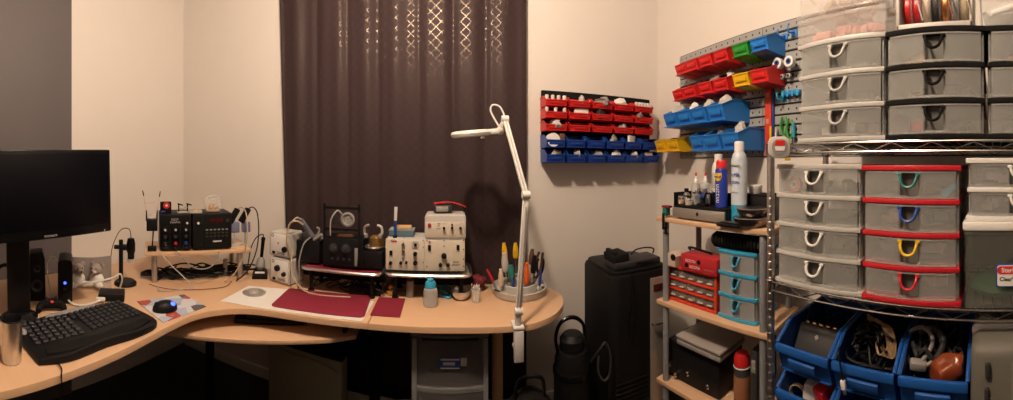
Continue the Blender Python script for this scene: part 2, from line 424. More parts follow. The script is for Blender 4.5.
cx_, cy_ = desk(21, 322)
ch = thing('game_controller', 'dark game controller with a small red light lying below the monitor', 'controller', (-1.395, 0.615, 0.7515), math.radians(70))
MB().tube([(-0.085, -0.03, 0.02), (-0.07, 0.01, 0.035), (-0.03, 0.028, 0.042), (0.03, 0.028, 0.042), (0.07, 0.01, 0.035), (0.085, -0.03, 0.02)], lambda t: 0.017 + 0.014 * math.sin(PI * t), 14).build('grip_body', W['blackm'], ch)
for q in (-0.03, 0.03): MB().lathe([(0.006, 0), (0.006, 0.012), (0.010, 0.014), (0.009, 0.019), (0, 0.019)], (q, 0.018, 0.07), 14).build('thumb_stick', W['dgrey'], ch)
MB().sphere((0.005, -0.004, 0.066), (0.012, 0.006, 0.008)).build('indicator_light', W['redlight'], ch)
ch.scale = (0.68, 0.68, 0.68)
hs = thing('headset', 'dark headset with grey ear cushions heaped below the monitor', 'headset', (cx_ - 0.30, cy_ + 0.02, 0.752), math.radians(60))
MB().tube([(-0.07, 0, 0.045), (-0.066, 0.0, 0.10), (0, 0, 0.15), (0.066, 0, 0.10), (0.07, 0, 0.045)], 0.009, 10).build('head_band', W['black'], hs)
for q in (-1, 1): MB().lathe([(0, 0), (0.040, 0), (0.044, 0.012), (0.030, 0.024), (0, 0.02)], (q * 0.082, 0, 0.046), 20, (0, -q * PI / 2, 0)).build('ear_cushion', W['grey'], hs)

# two small figurines in front of a curved clear picture panel
fx, fy = desk(90, 289)
pf = thing('picture_stand', 'curved clear plastic picture stand behind two small figurines', 'picture stand', (fx - 0.015, fy + 0.015, 0.7505), math.radians(58))
MB().prism([(-0.125 + 0.25 * k / 12, 0.035 + 0.055 * (k / 12 - 0.35) ** 2 * 2) for k in range(13)] + [(0.125 - 0.25 * k / 12, 0.038 + 0.055 * ((12 - k) / 12 - 0.35) ** 2 * 2) for k in range(13)], 0.012, 0.150, 'xy').build('curved_panel', mat('smoked_acrylic', (0.30, 0.28, 0.27), 0.2, alpha=0.75), pf)
MB().box((0, 0.03, 0.006), (0.25, 0.09, 0.012), 0.002).build('base_plate', W['clear'], pf); pf.scale = (0.88, 0.9, 1)
for i, (q, lab) in enumerate(((-0.065, 'grey and white animal figurine nearer the upright drive'), (0.035, 'grey and white animal figurine nearer the microscope'))):
    P = pf.matrix_basis if False else None
    wx = fx - 0.015 + q * math.cos(math.radians(58)) - 0.0 * math.sin(math.radians(58)); wy = fy + 0.015 + q * math.sin(math.radians(58))
    g = thing('animal_figurine', lab, 'figurine', (wx + 0.012, wy - 0.012, 0.764), math.radians(58 + (25 if i == 0 else -30)))
    MB().sphere((0, 0, 0.036), (0.040, 0.030, 0.037)).sphere((-0.03, -0.022, 0.014), (0.022, 0.018, 0.014)).sphere((0.03, -0.022, 0.014), (0.022, 0.018, 0.014)).build('torso', W['white'], g)
    MB().sphere((0, -0.006, 0.092), (0.032, 0.029, 0.028)).sphere((0, -0.034, 0.084), (0.016, 0.018, 0.013)).build('head', mat('warm_grey_fur', (0.34, 0.28, 0.25), 0.8), g)
    for e in (-1, 1): MB().sphere((e * 0.030, 0.004, 0.112), (0.013, 0.006, 0.015)).build('ear', MATS['warm_grey_fur'], g)
    MB().sphere((0, -0.051, 0.088), 0.005).sphere((-0.013, -0.031, 0.100), 0.0035).sphere((0.013, -0.031, 0.100), 0.0035).build('eyes_and_nose', W['black'], g)

ax, ay = desk(109, 301)
ad = thing('power_adapter', 'flat black square adapter box behind the keyboard', 'adapter', (ax, ay + 0.015, 0.7505), math.radians(52))
MB().box((0, 0.02, 0.018), (0.125, 0.09, 0.036), 0.006).build('casing', W['black'], ad)
MB().box((0, -0.0252, 0.018), (0.10, 0.001, 0.020), 0.0003).build('port_panel', W['blackm'], ad)
def pr(px, py, r): return (r * math.sin(az(px)), r * math.cos(az(px)), CAMZ + (HY - py) / F * r)
wp = [(*desk(100, 304), 0.766), (*desk(85, 307), 0.758), (*desk(73, 306), 0.760), pr(67.5, 298, 1.63), pr(69, 290, 1.68), pr(80, 284.5, 1.70), pr(97, 281.5, 1.71), pr(112, 278, 1.73), pr(120, 274, 1.74), pr(122, 280, 1.75), (*desk(119, 292), 0.757)]
c = thing('white_cable', 'thick white cable looping from the black adapter past the figurines', 'cable', (*desk(100, 304), 0.7505))
o = Vector(c.location)
MB().tube([Vector(p) - o for p in wp], 0.0048).build('cable_sleeve', W['white'], c)
MB().box((-0.012, 0.01, 0.016), (0.045, 0.022, 0.016), 0.005, (0, 0, 0.9)).build('plug', W['white'], c)
wc = MB().tube([(hx - 0.138, hy + 0.075, 0.80), (hx - 0.15, hy + 0.02, 0.93), (hx - 0.14, hy - 0.03, 0.91), (hx - 0.11, hy - 0.036, 0.83), (hx - 0.08, hy - 0.03, 0.757)], 0.0022).build('white_cable', W['white'])
tag(wc, 'thin white cable arching behind the upright black drive', 'cable')

# ------------------------------------------------------------------ keyboard, mouse, mouse pad
kbd = thing('keyboard', 'black curved ergonomic keyboard on the left part of the desk', 'keyboard', (-1.163, 0.665, 0.7505), math.radians(91))
op = [(-0.255, -0.125), (-0.15, -0.150), (0.0, -0.138), (0.15, -0.150), (0.255, -0.120), (0.262, 0.03), (0.235, 0.115), (0.12, 0.135), (0, 0.148), (-0.12, 0.135), (-0.235, 0.115), (-0.262, 0.03)]
op2 = [tuple(q[:2]) for q in smooth_path([(a, b_, 0) for a, b_ in op + [op[0]]], 4)][:-1]
kb_ = MB().prism(op2, 0.0, 0.022, 'xy', 0.006)
for v in kb_.bm.verts:
    if v.co.z > 0.01: v.co.z += 0.010 * (1 - min(1, abs(v.co.x) / 0.26) ** 1.5) + 0.05 * max(0, v.co.y + 0.02)
kb_.build('keyboard_body', W['black'], kbd)
def kz(x, y): return 0.022 + 0.010 * (1 - min(1, abs(x) / 0.26) ** 1.5) + 0.05 * max(0, y + 0.02)
ks = MB()
for r_ in range(6):
    for c_ in range(17):
        kx = -0.222 + c_ * 0.0278; ky = 0.092 - r_ * 0.0275 - 0.016 * (1 - min(1, abs(kx + 0.05) / 0.2)) + 0.012
        if abs(kx + 0.03) < 0.012 and r_ > 1: continue
        ks.box((kx, ky, kz(kx, ky) + 0.004), (0.0215, 0.0205, 0.010), 0.0025, (0.08, 0, -0.2 if kx < -0.03 else (0.2 if kx < 0.1 else 0)), 1)
ks.build('keys', mat('key_plastic', (0.018, 0.018, 0.024), 0.5, spec=0.3), kbd)
MB().prism([(-0.225, -0.118), (-0.14, -0.138), (0, -0.126), (0.14, -0.138), (0.225, -0.115), (0.215, -0.085), (0.07, -0.082), (0, -0.088), (-0.07, -0.082), (-0.215, -0.085)], 0.022, 0.034, 'xy', 0.005).build('palm_rest', W['blackm'], kbd)
MB().prism([(-0.13, 0.112), (0, 0.104), (0.13, 0.112), (0.11, 0.134), (0, 0.144), (-0.11, 0.134)], 0.036, 0.0405, 'xy', 0.001).build('top_panel', W['grey'], kbd)
MB().sphere((-0.246, 0.06, 0.03), (0.016, 0.032, 0.009)).build('end_panel', W['grey'], kbd)
ec = [(-1.06, 0.52, 0.757), (-0.985, 0.47, 0.757), (-0.955, 0.455, 0.753), (-0.945, 0.45, 0.72), (-0.955, 0.44, 0.60), (-1.0, 0.42, 0.45), (-0.98, 0.40, 0.05)]
tag(MB().tube([(-1.02, 0.47, 0.757)] + ec[1:], 0.0022).build('black_cable', W['black']), 'thin black cable hanging over the desk edge in front of the keyboard', 'cable')

mp = [desk(137, 302), desk(163, 323), desk(206, 307), desk(184, 295)]
mpm = bpy.data.materials.new('printed_mouse_pad'); mpm.use_nodes = True
nt = mpm.node_tree; bs = nt.nodes['Principled BSDF']; vo = nt.nodes.new('ShaderNodeTexVoronoi'); vo.inputs['Scale'].default_value = 16
tcn = nt.nodes.new('ShaderNodeTexCoord'); nt.links.new(tcn.outputs['Object'], vo.inputs['Vector'])
sep = nt.nodes.new('ShaderNodeSeparateColor'); nt.links.new(vo.outputs['Color'], sep.inputs[0])
rp = nt.nodes.new('ShaderNodeValToRGB'); rp.color_ramp.interpolation = 'CONSTANT'
for pos_, c_ in ((0.0, (0.42, 0.47, 0.60, 1)), (0.35, (0.62, 0.63, 0.68, 1)), (0.66, (0.30, 0.34, 0.46, 1)), (0.84, (0.40, 0.08, 0.07, 1)), (0.9, (0.10, 0.09, 0.10, 1))):
    e = rp.color_ramp.elements.new(pos_) if pos_ > 0 else rp.color_ramp.elements[0]
    e.color = c_
nt.links.new(sep.outputs[0], rp.inputs[0]); nt.links.new(rp.outputs[0], bs.inputs['Base Color']); bs.inputs['Roughness'].default_value = 0.7
mc_ = (sum(p[0] for p in mp) / 4, sum(p[1] for p in mp) / 4)
tag(MB().prism([(p[0] - mc_[0], p[1] - mc_[1]) for p in mp], 0, 0.003, 'xy').build('mouse_pad', mpm, None, (*mc_, 0.7505)), 'pale mouse pad with a blue white and red picture under the mouse', 'mouse pad')
mx_, my_ = desk(164, 313.5)
ms = thing('computer_mouse', 'black mouse with a blue light on the printed mouse pad', 'mouse', (mx_ - 0.015, my_ + 0.02, 0.7545), math.radians(62))
ms.scale = (1.1, 1.1, 1.1)
mb_ = MB().sphere((0, 0, 0.008), (0.052, 0.034, 0.032), 20, 14)
for v in mb_.bm.verts:
    v.co.z = max(v.co.z, 0.0)
mb_.build('shell', W['black'], ms)
MB().sphere((0.026, -0.012, 0.026), (0.014, 0.012, 0.009)).build('light', W['bluelight'], ms)
MB().cyl((-0.036, -0.003, 0.028), (-0.036, 0.003, 0.028), 0.008).build('scroll_wheel', W['dgrey'], ms)

# ------------------------------------------------------------------ usb microscope
ux, uy = desk(125.5, 284)
um = thing('usb_microscope', 'small black microscope on an upright stand between the figurines and the wooden riser', 'microscope', (ux, uy, 0.7505), math.radians(45))
MB().lathe([(0, 0), (0.062, 0), (0.062, 0.010), (0.05, 0.020), (0, 0.022)], seg=28).build('base', W['black'], um)
MB().cyl((-0.025, 0.0, 0.02), (-0.025, 0, 0.24), 0.012, seg=12).build('pole', W['black'], um)
MB().box((-0.006, 0, 0.20), (0.06, 0.03, 0.03), 0.006).cyl((-0.062, 0, 0.20), (-0.035, 0, 0.20), 0.012).build('clamp_arm', W['black'], um)
MB().lathe([(0, 0.12), (0.014, 0.12), (0.018, 0.13), (0.019, 0.17), (0.024, 0.18), (0.024, 0.225), (0.018, 0.25), (0, 0.255)], (0.03, 0, 0.0), 20).build('tube_head', W['blackg'], um)
MB().lathe([(0.0145, 0.118), (0.0175, 0.118), (0.0185, 0.14), (0.0195, 0.14)], (0.03, 0, 0), 20).build('lens_ring', W['lgrey'], um)
MB().tube([(0.03, 0, 0.253), (0.02, 0.0, 0.30), (-0.03, 0.01, 0.29), (-0.075, 0.02, 0.20), (-0.09, 0.03, 0.1), (-0.10, 0.05, 0.006)], 0.0022).build('cable', W['black'], um)
# ================================================================== WOODEN RISER ACROSS THE CORNER
RIS = Frame(-1.436, 1.245, math.atan2(0.381, 0.314)); RT = RIS.th
rs = thing('desk_riser', 'light wood riser shelf on short silver legs standing across the desk corner', 'riser', RIS.p(0, 0, 0.7505), RT)
MB().box((0.245, 0.115, 0.163), (0.60, 0.29, 0.018), 0.003).build('shelf_board', W['wood'], rs)
for lx_, ly_ in ((0.0, 0.02), (0.49, 0.02), (0.0, 0.22), (0.49, 0.22)):
    MB().cyl((lx_, ly_, 0), (lx_, ly_, 0.154), 0.016, seg=20).build('leg', W['alu'], rs)
ZR = 0.7505 + 0.1725
def rx(px, ly=0.0): return RIS.lx(px, ly)
# left instrument
xa, xb_ = rx(159.5), rx(191.5); w_ = xb_ - xa; H_ = 0.205
i1 = thing('bench_instrument', 'black bench instrument with rows of silver knobs on the left of the wooden riser', 'instrument', RIS.p((xa + xb_) / 2, 0.0, ZR), RT)
MB().box((0, 0.10, H_ / 2 + 0.004), (w_ - 0.003, 0.20, H_ - 0.008), 0.004).build('housing', W['black'], i1)
MB().box((0, -0.001, H_ * 0.83), (w_ - 0.012, 0.004, H_ * 0.26), 0.001).build('label_strip', W['blackm'], i1)
marks(i1, W['lgrey'], (-0.004, -0.0034, H_ * 0.86), 0.040, 0.010, 5)
marks(i1, W['lgrey'], (-0.002, -0.0034, H_ * 0.785), 0.056, 0.009, 7)
for k in range(3):
    px_ = (k - 1) * w_ / 3.1
    m = MB().box((px_, -0.001, H_ * 0.36), (w_ / 3.5, 0.004, H_ * 0.62), 0.001); m.build('module_panel', W['blackg'], i1)
    for zf, mt, rr in ((0.58, 'lgrey', 0.0065), (0.40, 'dgrey', 0.009), (0.22, ('dgrey', 'redd', 'navy')[k], 0.0095), (0.10, 'dgrey', 0.005)):
        MB().lathe([(rr, 0), (rr * 0.95, 0.010), (rr * 0.7, 0.013), (0, 0.013)], (px_, -0.003, H_ * zf), 16, (PI / 2, 0, 0)).build('knob', W[mt], i1)
MB().lathe([(0.006, 0), (0.006, 0.01), (0, 0.012)], (w_ * 0.36, -0.003, H_ * 0.76), 16, (PI / 2, 0, 0)).build('knob', W['white'], i1)
for q in (-1, 1): MB().box((q * w_ * 0.4, 0.1, 0.003), (0.02, 0.16, 0.006), 0.001).build('foot', W['blackm'], i1)
# right instrument
xa, xb_ = rx(192.5), rx(232); w_ = xb_ - xa
i2 = thing('bench_instrument', 'black bench instrument with a dark red display on the right of the wooden riser', 'instrument', RIS.p((xa + xb_) / 2, 0.0, ZR), RT)
MB().box((0, 0.10, H_ / 2 + 0.004), (w_ - 0.003, 0.20, H_ - 0.008), 0.004).build('housing', W['black'], i2)
for xs in (-w_ * 0.36, w_ * 0.12):
    MB().box((xs, -0.001, H_ * 0.5), (w_ * (0.2 if xs < 0 else 0.7), 0.004, H_ * 0.92), 0.0012).build('module_panel', W['blackm'], i2)
MB().box((w_ * 0.10, -0.0035, H_ * 0.80), (w_ * 0.34, 0.003, H_ * 0.12), 0.0006).build('display', mat('dark_red_display', (0.05, 0.006, 0.006), 0.2), i2)
for r_ in range(3):
    m = MB()
    for c_ in range(6): m.box((w_ * (-0.14 + 0.10 * c_), -0.0035, H_ * (0.56 - 0.09 * r_)), (w_ * 0.06, 0.004, H_ * 0.035), 0.001)
    m.build('button_row', W['dgrey' if r_ else 'grey'], i2)
MB().box((w_ * 0.12, -0.0035, H_ * 0.24), (w_ * 0.22, 0.003, H_ * 0.04), 0.0006).build('label_plate', W['lgrey'], i2)
MB().lathe([(0.007, 0), (0.007, 0.01), (0, 0.012)], (-w_ * 0.36, -0.003, H_ * 0.75), 16, (PI / 2, 0, 0)).build('knob', W['white'], i2)
MB().lathe([(0.010, 0), (0.009, 0.012), (0, 0.014)], (w_ * 0.38, -0.003, H_ * 0.80), 16, (PI / 2, 0, 0)).build('knob', W['dgrey'], i2)
for q in (-1, 1): MB().box((q * w_ * 0.4, 0.1, 0.003), (0.02, 0.16, 0.006), 0.001).build('foot', W['blackm'], i2)
ZT = ZR + H_ + 0.0005
# things on top of the two instruments
bx = thing('meter_box', 'small black box with a round red and white badge on top of the left instrument', 'box', RIS.p(rx(166, .03), 0.03, ZT), RT)
MB().box((0, 0.03, 0.031), (0.062, 0.05, 0.062), 0.004).build('case', W['blackm'], bx)
MB().lathe([(0.019, 0), (0.018, 0.004), (0, 0.004)], (0.003, 0.005, 0.044), 24, (PI / 2, 0, 0)).build('red_badge', W['red'], bx)
MB().lathe([(0.007, 0), (0.006, 0.002), (0, 0.002)], (0.003, 0.0005, 0.044), 18, (PI / 2, 0, 0)).build('badge_centre', W['white'], bx)
MB().box((-0.015, 0.003, 0.010), (0.022, 0.006, 0.010), 0.001).build('blue_socket', W['navy'], bx)
cl = thing('clip_stand', 'small metal stand with two clips on top of the left instrument', 'clip stand', RIS.p(rx(184, .03), 0.03, ZT), RT)
MB().box((0, 0.02, 0.004), (0.075, 0.05, 0.008), 0.002).build('base', W['alu'], cl)
for q in (-0.028, 0.022):
    MB().cyl((q, 0.02, 0.008), (q, 0.02, 0.052), 0.004, seg=10).box((q + 0.008, 0.015, 0.048), (0.032, 0.008, 0.007), 0.002, (0, 0.3, 0)).build('clip', W['blackm'], cl)
MB().tube([(-0.028, 0.02, 0.03), (-0.01, 0.01, 0.024), (0.01, 0.01, 0.032), (0.022, 0.02, 0.03)], 0.003).build('wire', W['lgrey'], cl)
ty = thing('parts_tray', 'shallow white tray of small parts between the clip stand and the glass jar', 'tray', RIS.p(rx(196, .01), 0.01, ZT), RT)
MB().box((0, 0.03, 0.002), (0.07, 0.055, 0.004), 0.001).box((0, 0.003, 0.008), (0.07, 0.003, 0.014), 0.001).box((0, 0.057, 0.008), (0.07, 0.003, 0.014), 0.001).box((-0.034, 0.03, 0.008), (0.003, 0.05, 0.014), 0.001).box((0.034, 0.03, 0.008), (0.003, 0.05, 0.014), 0.001).build('tray_body', W['lgrey'], ty)
MB().box((-0.01, 0.03, 0.010), (0.02, 0.02, 0.012), 0.003, (0, 0, 0.4)).sphere((0.015, 0.03, 0.011), 0.008).build('part_lump', W['yellow'], ty)
j = thing('glass_jar', 'clear square glass jar holding small bright parts on the right instrument', 'jar', RIS.p(rx(213.5, .05), 0.05, ZT), RT)
MB().box((0, 0.03, 0.036), (0.092, 0.065, 0.072), 0.010).build('glass_body', W['glass'], j)
MB().box((0, 0.03, 0.074), (0.098, 0.070, 0.006), 0.003).build('lid', W['clear'], j)
MB().tube([(-0.03, 0.03, 0.077), (-0.02, 0.03, 0.090), (0.0, 0.03, 0.094), (0.02, 0.03, 0.090), (0.03, 0.03, 0.077)], 0.0025).build('lid_handle', W['lgrey'], j)
MB().box((0, 0.03, 0.008), (0.07, 0.045, 0.012), 0.004).sphere((-0.012, 0.02, 0.026), 0.016).sphere((0.018, 0.03, 0.024), 0.014).box((0.0, 0.04, 0.034), (0.03, 0.02, 0.02), 0.004, (0.3, 0.2, 0.5)).build('small_parts', W['tan'], j)
# dark plug holders hanging at the right end of the riser
for i, (pa, lab) in enumerate(((235, 'dark blue plug pod with a cable on the right instrument, nearer the glass jar'), (246, 'dark blue plug pod with a cable past the right end of the wooden riser'))):
    lx_ = rx(pa, 0.06)
    p_ = thing('plug_pod', lab, 'plug', RIS.p(lx_, 0.06, ZR), RT)
    MB().cyl((0.005, 0.03, 0), (0.005, 0.03, 0.15), 0.006, seg=10).lathe([(0, 0), (0.03, 0), (0.03, 0.006), (0, 0.01)], (0.005, 0.03, 0), 16).build('stand', W['lgrey'], p_)
    MB().box((0, 0.03, 0.175), (0.030, 0.045, 0.095), 0.007, (0, 0.55, 0)).build('pod_body', W['blackm'], p_)
    MB().box((0.008, 0.03, 0.105), (0.050, 0.03, 0.06), 0.004).build('label_card', mat('slate_blue', (0.16, 0.18, 0.30), 0.6), p_)
    MB().tube([(0.025, 0.03, 0.215), (0.045, 0.0, 0.225), (0.055, -0.05, 0.19), (0.045, -0.10, 0.08), (0.02, -0.112, -0.03), (-0.03, -0.115, -0.12), (-0.09, -0.11, -0.166)], 0.0035).build('cable', W['black' if i else 'beige'], p_)
# rod stand at the left end
t = thing('tool_holder', 'dark tool holder with two tall thin probes at the left end of the riser', 'tool holder', RIS.p(rx(152, 0.02), 0.02, ZR), RT)
MB().cyl((0, 0, 0), (0.008, 0, 0.12), 0.004, seg=10).box((0, 0, 0.012), (0.05, 0.045, 0.024), 0.005).build('stand', W['blackm'], t)
MB().box((0, 0, 0.145), (0.062, 0.05, 0.065), 0.005).build('holder_block', W['black'], t)
for q in (-0.030, 0.028):
    MB().cyl((q, 0, 0.165), (q * 1.05, 0, 0.225), 0.005, 0.003, seg=10).build('prong', W['black'], t)
MB().sphere((0, 0.0, 0.185), (0.024, 0.018, 0.02)).build('cap', W['clear'], t)
for q, tip in ((-0.022, (-0.052, 0, 0.335)), (0.020, (0.046, 0, 0.330))):
    a_ = Vector((q, 0.01, 0.17)); e_ = Vector(tip)
    pr = MB().cyl(a_, e_, 0.0012, seg=8).build('probe_rod', W['skin'], t)
    MB().cyl(e_ - (e_ - a_).normalized() * 0.03, e_, 0.0035, 0.0028, seg=10).build('probe_tip', W['black'], pr)
MB().cyl((-0.05, 0.012, 0.262), (0.02, 0.012, 0.268), 0.0013, seg=8).build('cross_rod', W['skin'], t)

# cables under and in front of the riser
def wobble(n, cx, cy, rx_, ry_, z0, z1, seed, th=0.0):
    r = random.Random(seed); pts = []
    for k in range(n):
        a = r.uniform(-1, 1) * rx_; b = r.uniform(-1, 1) * ry_
        pts.append((cx + a * math.cos(th) - b * math.sin(th), cy + a * math.sin(th) + b * math.cos(th), r.uniform(z0, z1)))
    return pts
m = MB()
for k in range(19):
    cc = RIS.w(0.03 + 0.025 * k, 0.10)
    m.tube(wobble(7, cc[0], cc[1], 0.14, 0.07, 0.757, 0.757 + 0.055 * (0.4 + 0.6 * math.sin(k * 1.3) ** 2), 40 + k, RT), 0.0048, 6, 5)
o = m.build('cable_tangle', W['black']); tag(o, 'tangle of black cables lying under the wooden riser', 'cables', kind='stuff')
def cab(name, label, pts, r, m, cat='cable', n=8):
    return tag(MB().tube(pts, r, 8, n).build(name, W[m]), label, cat)
cab('grey_cable', 'grey cable drooping in a loop below the left instrument', [RIS.p(0.12, -0.042, 0.935), RIS.p(0.15, -0.06, 0.90), RIS.p(0.21, -0.09, 0.855), RIS.p(0.28, -0.09, 0.85), RIS.p(0.34, -0.06, 0.88), RIS.p(0.35, -0.042, 0.925)], 0.0032, 'grey')
cab('pale_cable', 'pale cable slanting down from the riser to the desk and looping back', [RIS.p(0.04, -0.042, 0.915), RIS.p(0.09, -0.05, 0.86), RIS.p(0.16, -0.09, 0.80), RIS.p(0.20, -0.11, 0.756), RIS.p(0.10, -0.13, 0.755), RIS.p(0.02, -0.13, 0.755), RIS.p(0.02, -0.06, 0.756)], 0.0026, 'lgrey')
cab('red_cable', 'thin dark red cable curving over the desk in front of the riser', [RIS.p(-0.03, -0.03, 0.755), RIS.p(0.06, -0.10, 0.754), RIS.p(0.2, -0.13, 0.754), RIS.p(0.36, -0.12, 0.754), RIS.p(0.42, -0.05, 0.755)], 0.0018, 'maroon')
# two small grey cylinders beside the riser legs
gx, gy = RIS.w(0.455, 0.13)

# ------------------------------------------------------------------ soldering iron stand
ix, iy = desk(253.5, 279)
so = thing('soldering_stand', 'black soldering iron stand with a pale sponge between the riser and the white stations', 'soldering iron stand', (ix + 0.035, iy + 0.01, 0.7505), math.radians(30))
MB().prism([(-0.045, 0), (0.045, 0), (0.042, 0.022), (0.036, 0.03), (-0.036, 0.03), (-0.042, 0.022)], 0, 0.12, 'xz', 0.003).build('base', W['black'], so)
MB().box((0.0, 0.022, 0.032), (0.055, 0.024, 0.006), 0.002).build('sponge', W['paper'], so)
MB().lathe([(0.016, 0), (0.030, 0.02), (0.024, 0.06), (0.014, 0.075), (0.012, 0.075), (0.02, 0.06), (0.024, 0.02)], (0, 0.075, 0.03), 20, (-0.25, 0.1, 0)).build('iron_holder', W['grey'], so)
MB().cyl((0.005, 0.09, 0.07), (0.018, 0.115, 0.20), 0.009, 0.012, seg=14).cyl((0.018, 0.115, 0.20), (0.020, 0.119, 0.215), 0.014, 0.012, seg=14).build('soldering_iron', W['blackg'], so)
MB().tube([(0.020, 0.12, 0.215), (0.015, 0.12, 0.232), (-0.02, 0.10, 0.22), (-0.05, 0.07, 0.17), (-0.065, 0.06, 0.10), (-0.075, 0.06, 0.03), (-0.07, 0.08, 0.006)], 0.0032).build('cable', W['black'], so)
for q, lab in ((0, 'short grey cylinder standing by the right leg of the wooden riser'),):
    px_, py_ = desk(231, 275)
    o = MB().lathe([(0, 0), (0.012, 0), (0.014, 0.004), (0.014, 0.09), (0.010, 0.098), (0, 0.10)], seg=20).build('grey_canister', W['grey'], None, (px_ - 0.02, py_ - 0.03, 0.7505)); tag(o, lab, 'canister')

# ------------------------------------------------------------------ two white soldering stations, one on the other
wx, wy = desk(279, 284)
wth = math.radians(-12)
for i, (lab) in enumerate(('white faced station with two black knobs, the lower of the stacked pair', 'white faced station on top of the stacked pair beside the dark curtain')):
    zz = 0.7505 + i * 0.141
    st = thing('soldering_station', lab, 'soldering station', (wx - 0.008 * i, wy + 0.01 * i, zz), wth)
    MB().prism([(-0.068, 0.004), (0.068, 0.004), (0.074, 0.012), (0.070, 0.128), (0.062, 0.137), (-0.062, 0.137), (-0.070, 0.128), (-0.074, 0.012)], 0.004, 0.13, 'xz', 0.006).build('housing', W['lgrey'], st)
    MB().box((0, 0.0035, 0.072), (0.118, 0.005, 0.112), 0.004).build('front_panel', W['paper'], st)
    if i == 0:
        for q, zz2, rr in ((-0.01, 0.085, 0.017), (0.036, 0.060, 0.012)):
            MB().lathe([(rr, 0), (rr * 0.92, 0.014), (rr * 0.7, 0.017), (0, 0.017)], (q, 0.001, zz2), 20, (PI / 2, 0, 0)).build('knob', W['black'], st)
    else:
        MB().lathe([(0.016, 0), (0.015, 0.012), (0, 0.014)], (0.044, 0.001, 0.050), 20, (PI / 2, 0, 0)).build('socket', W['black'], st)
        MB().cyl((0.0, 0.001, 0.08), (0.0, -0.008, 0.08), 0.003, seg=8).build('switch', W['dgrey'], st)
    MB().box((-0.036, 0.0005, 0.024), (0.020, 0.006, 0.014), 0.001).build('power_switch', W['black'], st)
    marks(st, W['dgrey'], (0.014, 0.0004, 0.026), 0.056, 0.013, 7)
    MB().lathe([(0.009, 0), (0.009, 0.0008), (0.006, 0.0008), (0.006, 0)], (-0.044, 0.001, 0.118), 16, (PI / 2, 0, 0)).build('round_mark', W['dgrey'], st)
    for qx in (-0.05, 0.05):
        MB().box((qx, 0.07, 0.002), (0.02, 0.10, 0.004), 0.001).build('foot', W['blackm'], st)
cab('grey_hose', 'thick pale grey hose arching from the station stack down over the desk', [(wx + 0.085, wy - 0.01, 0.88), (wx + 0.06, wy - 0.02, 1.0), (wx + 0.075, wy - 0.02, 1.085), (wx + 0.115, wy - 0.02, 1.105), (wx + 0.145, wy + 0.0, 1.085)], 0.0052, 'beige')
cab('beige_cable', 'beige cable running down beside the white stations to the maroon mat', [(wx + 0.088, wy - 0.015, 0.95), (wx + 0.10, wy - 0.05, 0.86), (wx + 0.14, wy - 0.07, 0.80), (wx + 0.20, wy - 0.075, 0.763), (wx + 0.30, wy - 0.07, 0.757), (wx + 0.42, wy - 0.05, 0.757)], 0.0042, 'beige')

# ------------------------------------------------------------------ mats, disc
wh = [(-1.015, 1.29), (-0.97, 1.305), (-0.80, 1.335), (-0.60, 1.37), (-0.36, 1.385), (-0.36, 1.60), (-0.76, 1.62), (-1.02, 1.545)]
tag(MB().prism(wh, 0, 0.0022, 'xy').build('cutting_mat', W['paper'], None, (0, 0, 0.7505)), 'large white mat on the desk under the large maroon mat', 'mat')
def rrect(w, d, r, n=5):
    out = []
    for sx, sy, a0 in ((1, 1, 0), (-1, 1, 90), (-1, -1, 180), (1, -1, 270)):
        for k in range(n + 1):
            a = math.radians(a0 + 90 * k / n); out.append((sx * (w / 2 - r) + r * math.cos(a), sy * (d / 2 - r) + r * math.sin(a)))
    return out
tag(MB().prism(rrect(0.43, 0.245, 0.022), 0, 0.004, 'xy', 0.001).build('soldering_mat', W['maroon'], None, (-0.585, 1.513, 0.7535), rz=0.10), 'large maroon rounded mat on the white mat', 'mat')
tag(MB().prism(rrect(0.13, 0.205, 0.004), 0, 0.004, 'xy', 0.001).build('soldering_mat', W['maroon'], None, (-0.279, 1.553, 0.7505), rz=0.02), 'small maroon rectangular mat right of the large maroon mat', 'mat')
dx_, dy_ = desk(254, 290.5)
cd = thing('compact_disc', 'silver disc lying on the left end of the white mat', 'disc', (dx_ + 0.02, dy_ - 0.03, 0.7532))
MB().lathe([(0.0075, 0), (0.060, 0), (0.060, 0.0012), (0.0075, 0.0012), (0.0075, 0)], seg=40).build('disc_body', mat('disc_silver', (0.52, 0.50, 0.48), 0.3, 0.6), cd)
MB().lathe([(0.0075, 0.0012), (0.022, 0.0012), (0.022, 0.0016), (0.0075, 0.0016)], seg=30).build('hub_ring', W['lgrey'], cd)
# ================================================================== RED TRAY SHELF WITH THE BLACK STATIONS
ZS = 0.872
def rail_shelf(name, label, x0, x1, y0, y1, m_in, r=0.02):
    t = thing(name, label, 'riser', ((x0 + x1) / 2, y0, 0.7505))
    w = x1 - x0; d = y1 - y0; z = ZS - 0.7505
    MB().prism([(p[0], p[1] + d / 2) for p in rrect(w, d, 0.04)], z - 0.010, z, 'xy', 0.002).build('shelf_board', W[m_in], t)
    pts = [(p[0], p[1] + d / 2, z) for p in rrect(w + 0.006, d + 0.006, 0.042, 6)]; pts.append(pts[0])
    MB().tube(pts, 0.0085, 8, 1).build('edge_rail', W['steel'], t)
    for qx in (-w / 2 + 0.045, w / 2 - 0.045):
        for qy in (0.03, d - 0.03):
            MB().cyl((qx, qy, 0), (qx, qy, z - 0.009), 0.010, seg=14).cyl((qx, qy, 0), (qx, qy, 0.008), 0.017, seg=14).build('leg', W['black'], t)
    return t
rail_shelf('tray_shelf', 'low shelf with a red top and steel edge rail under the black stations', -0.745, -0.335, 1.615, 1.825, 'maroon')
rail_shelf('tray_shelf', 'low grey shelf with a steel edge rail under the cream instruments', -0.312, 0.098, 1.635, 1.845, 'grey')
ZS1 = ZS + 0.0092
YF = 1.65
def X(px, Y): return Y * math.tan(az(px))
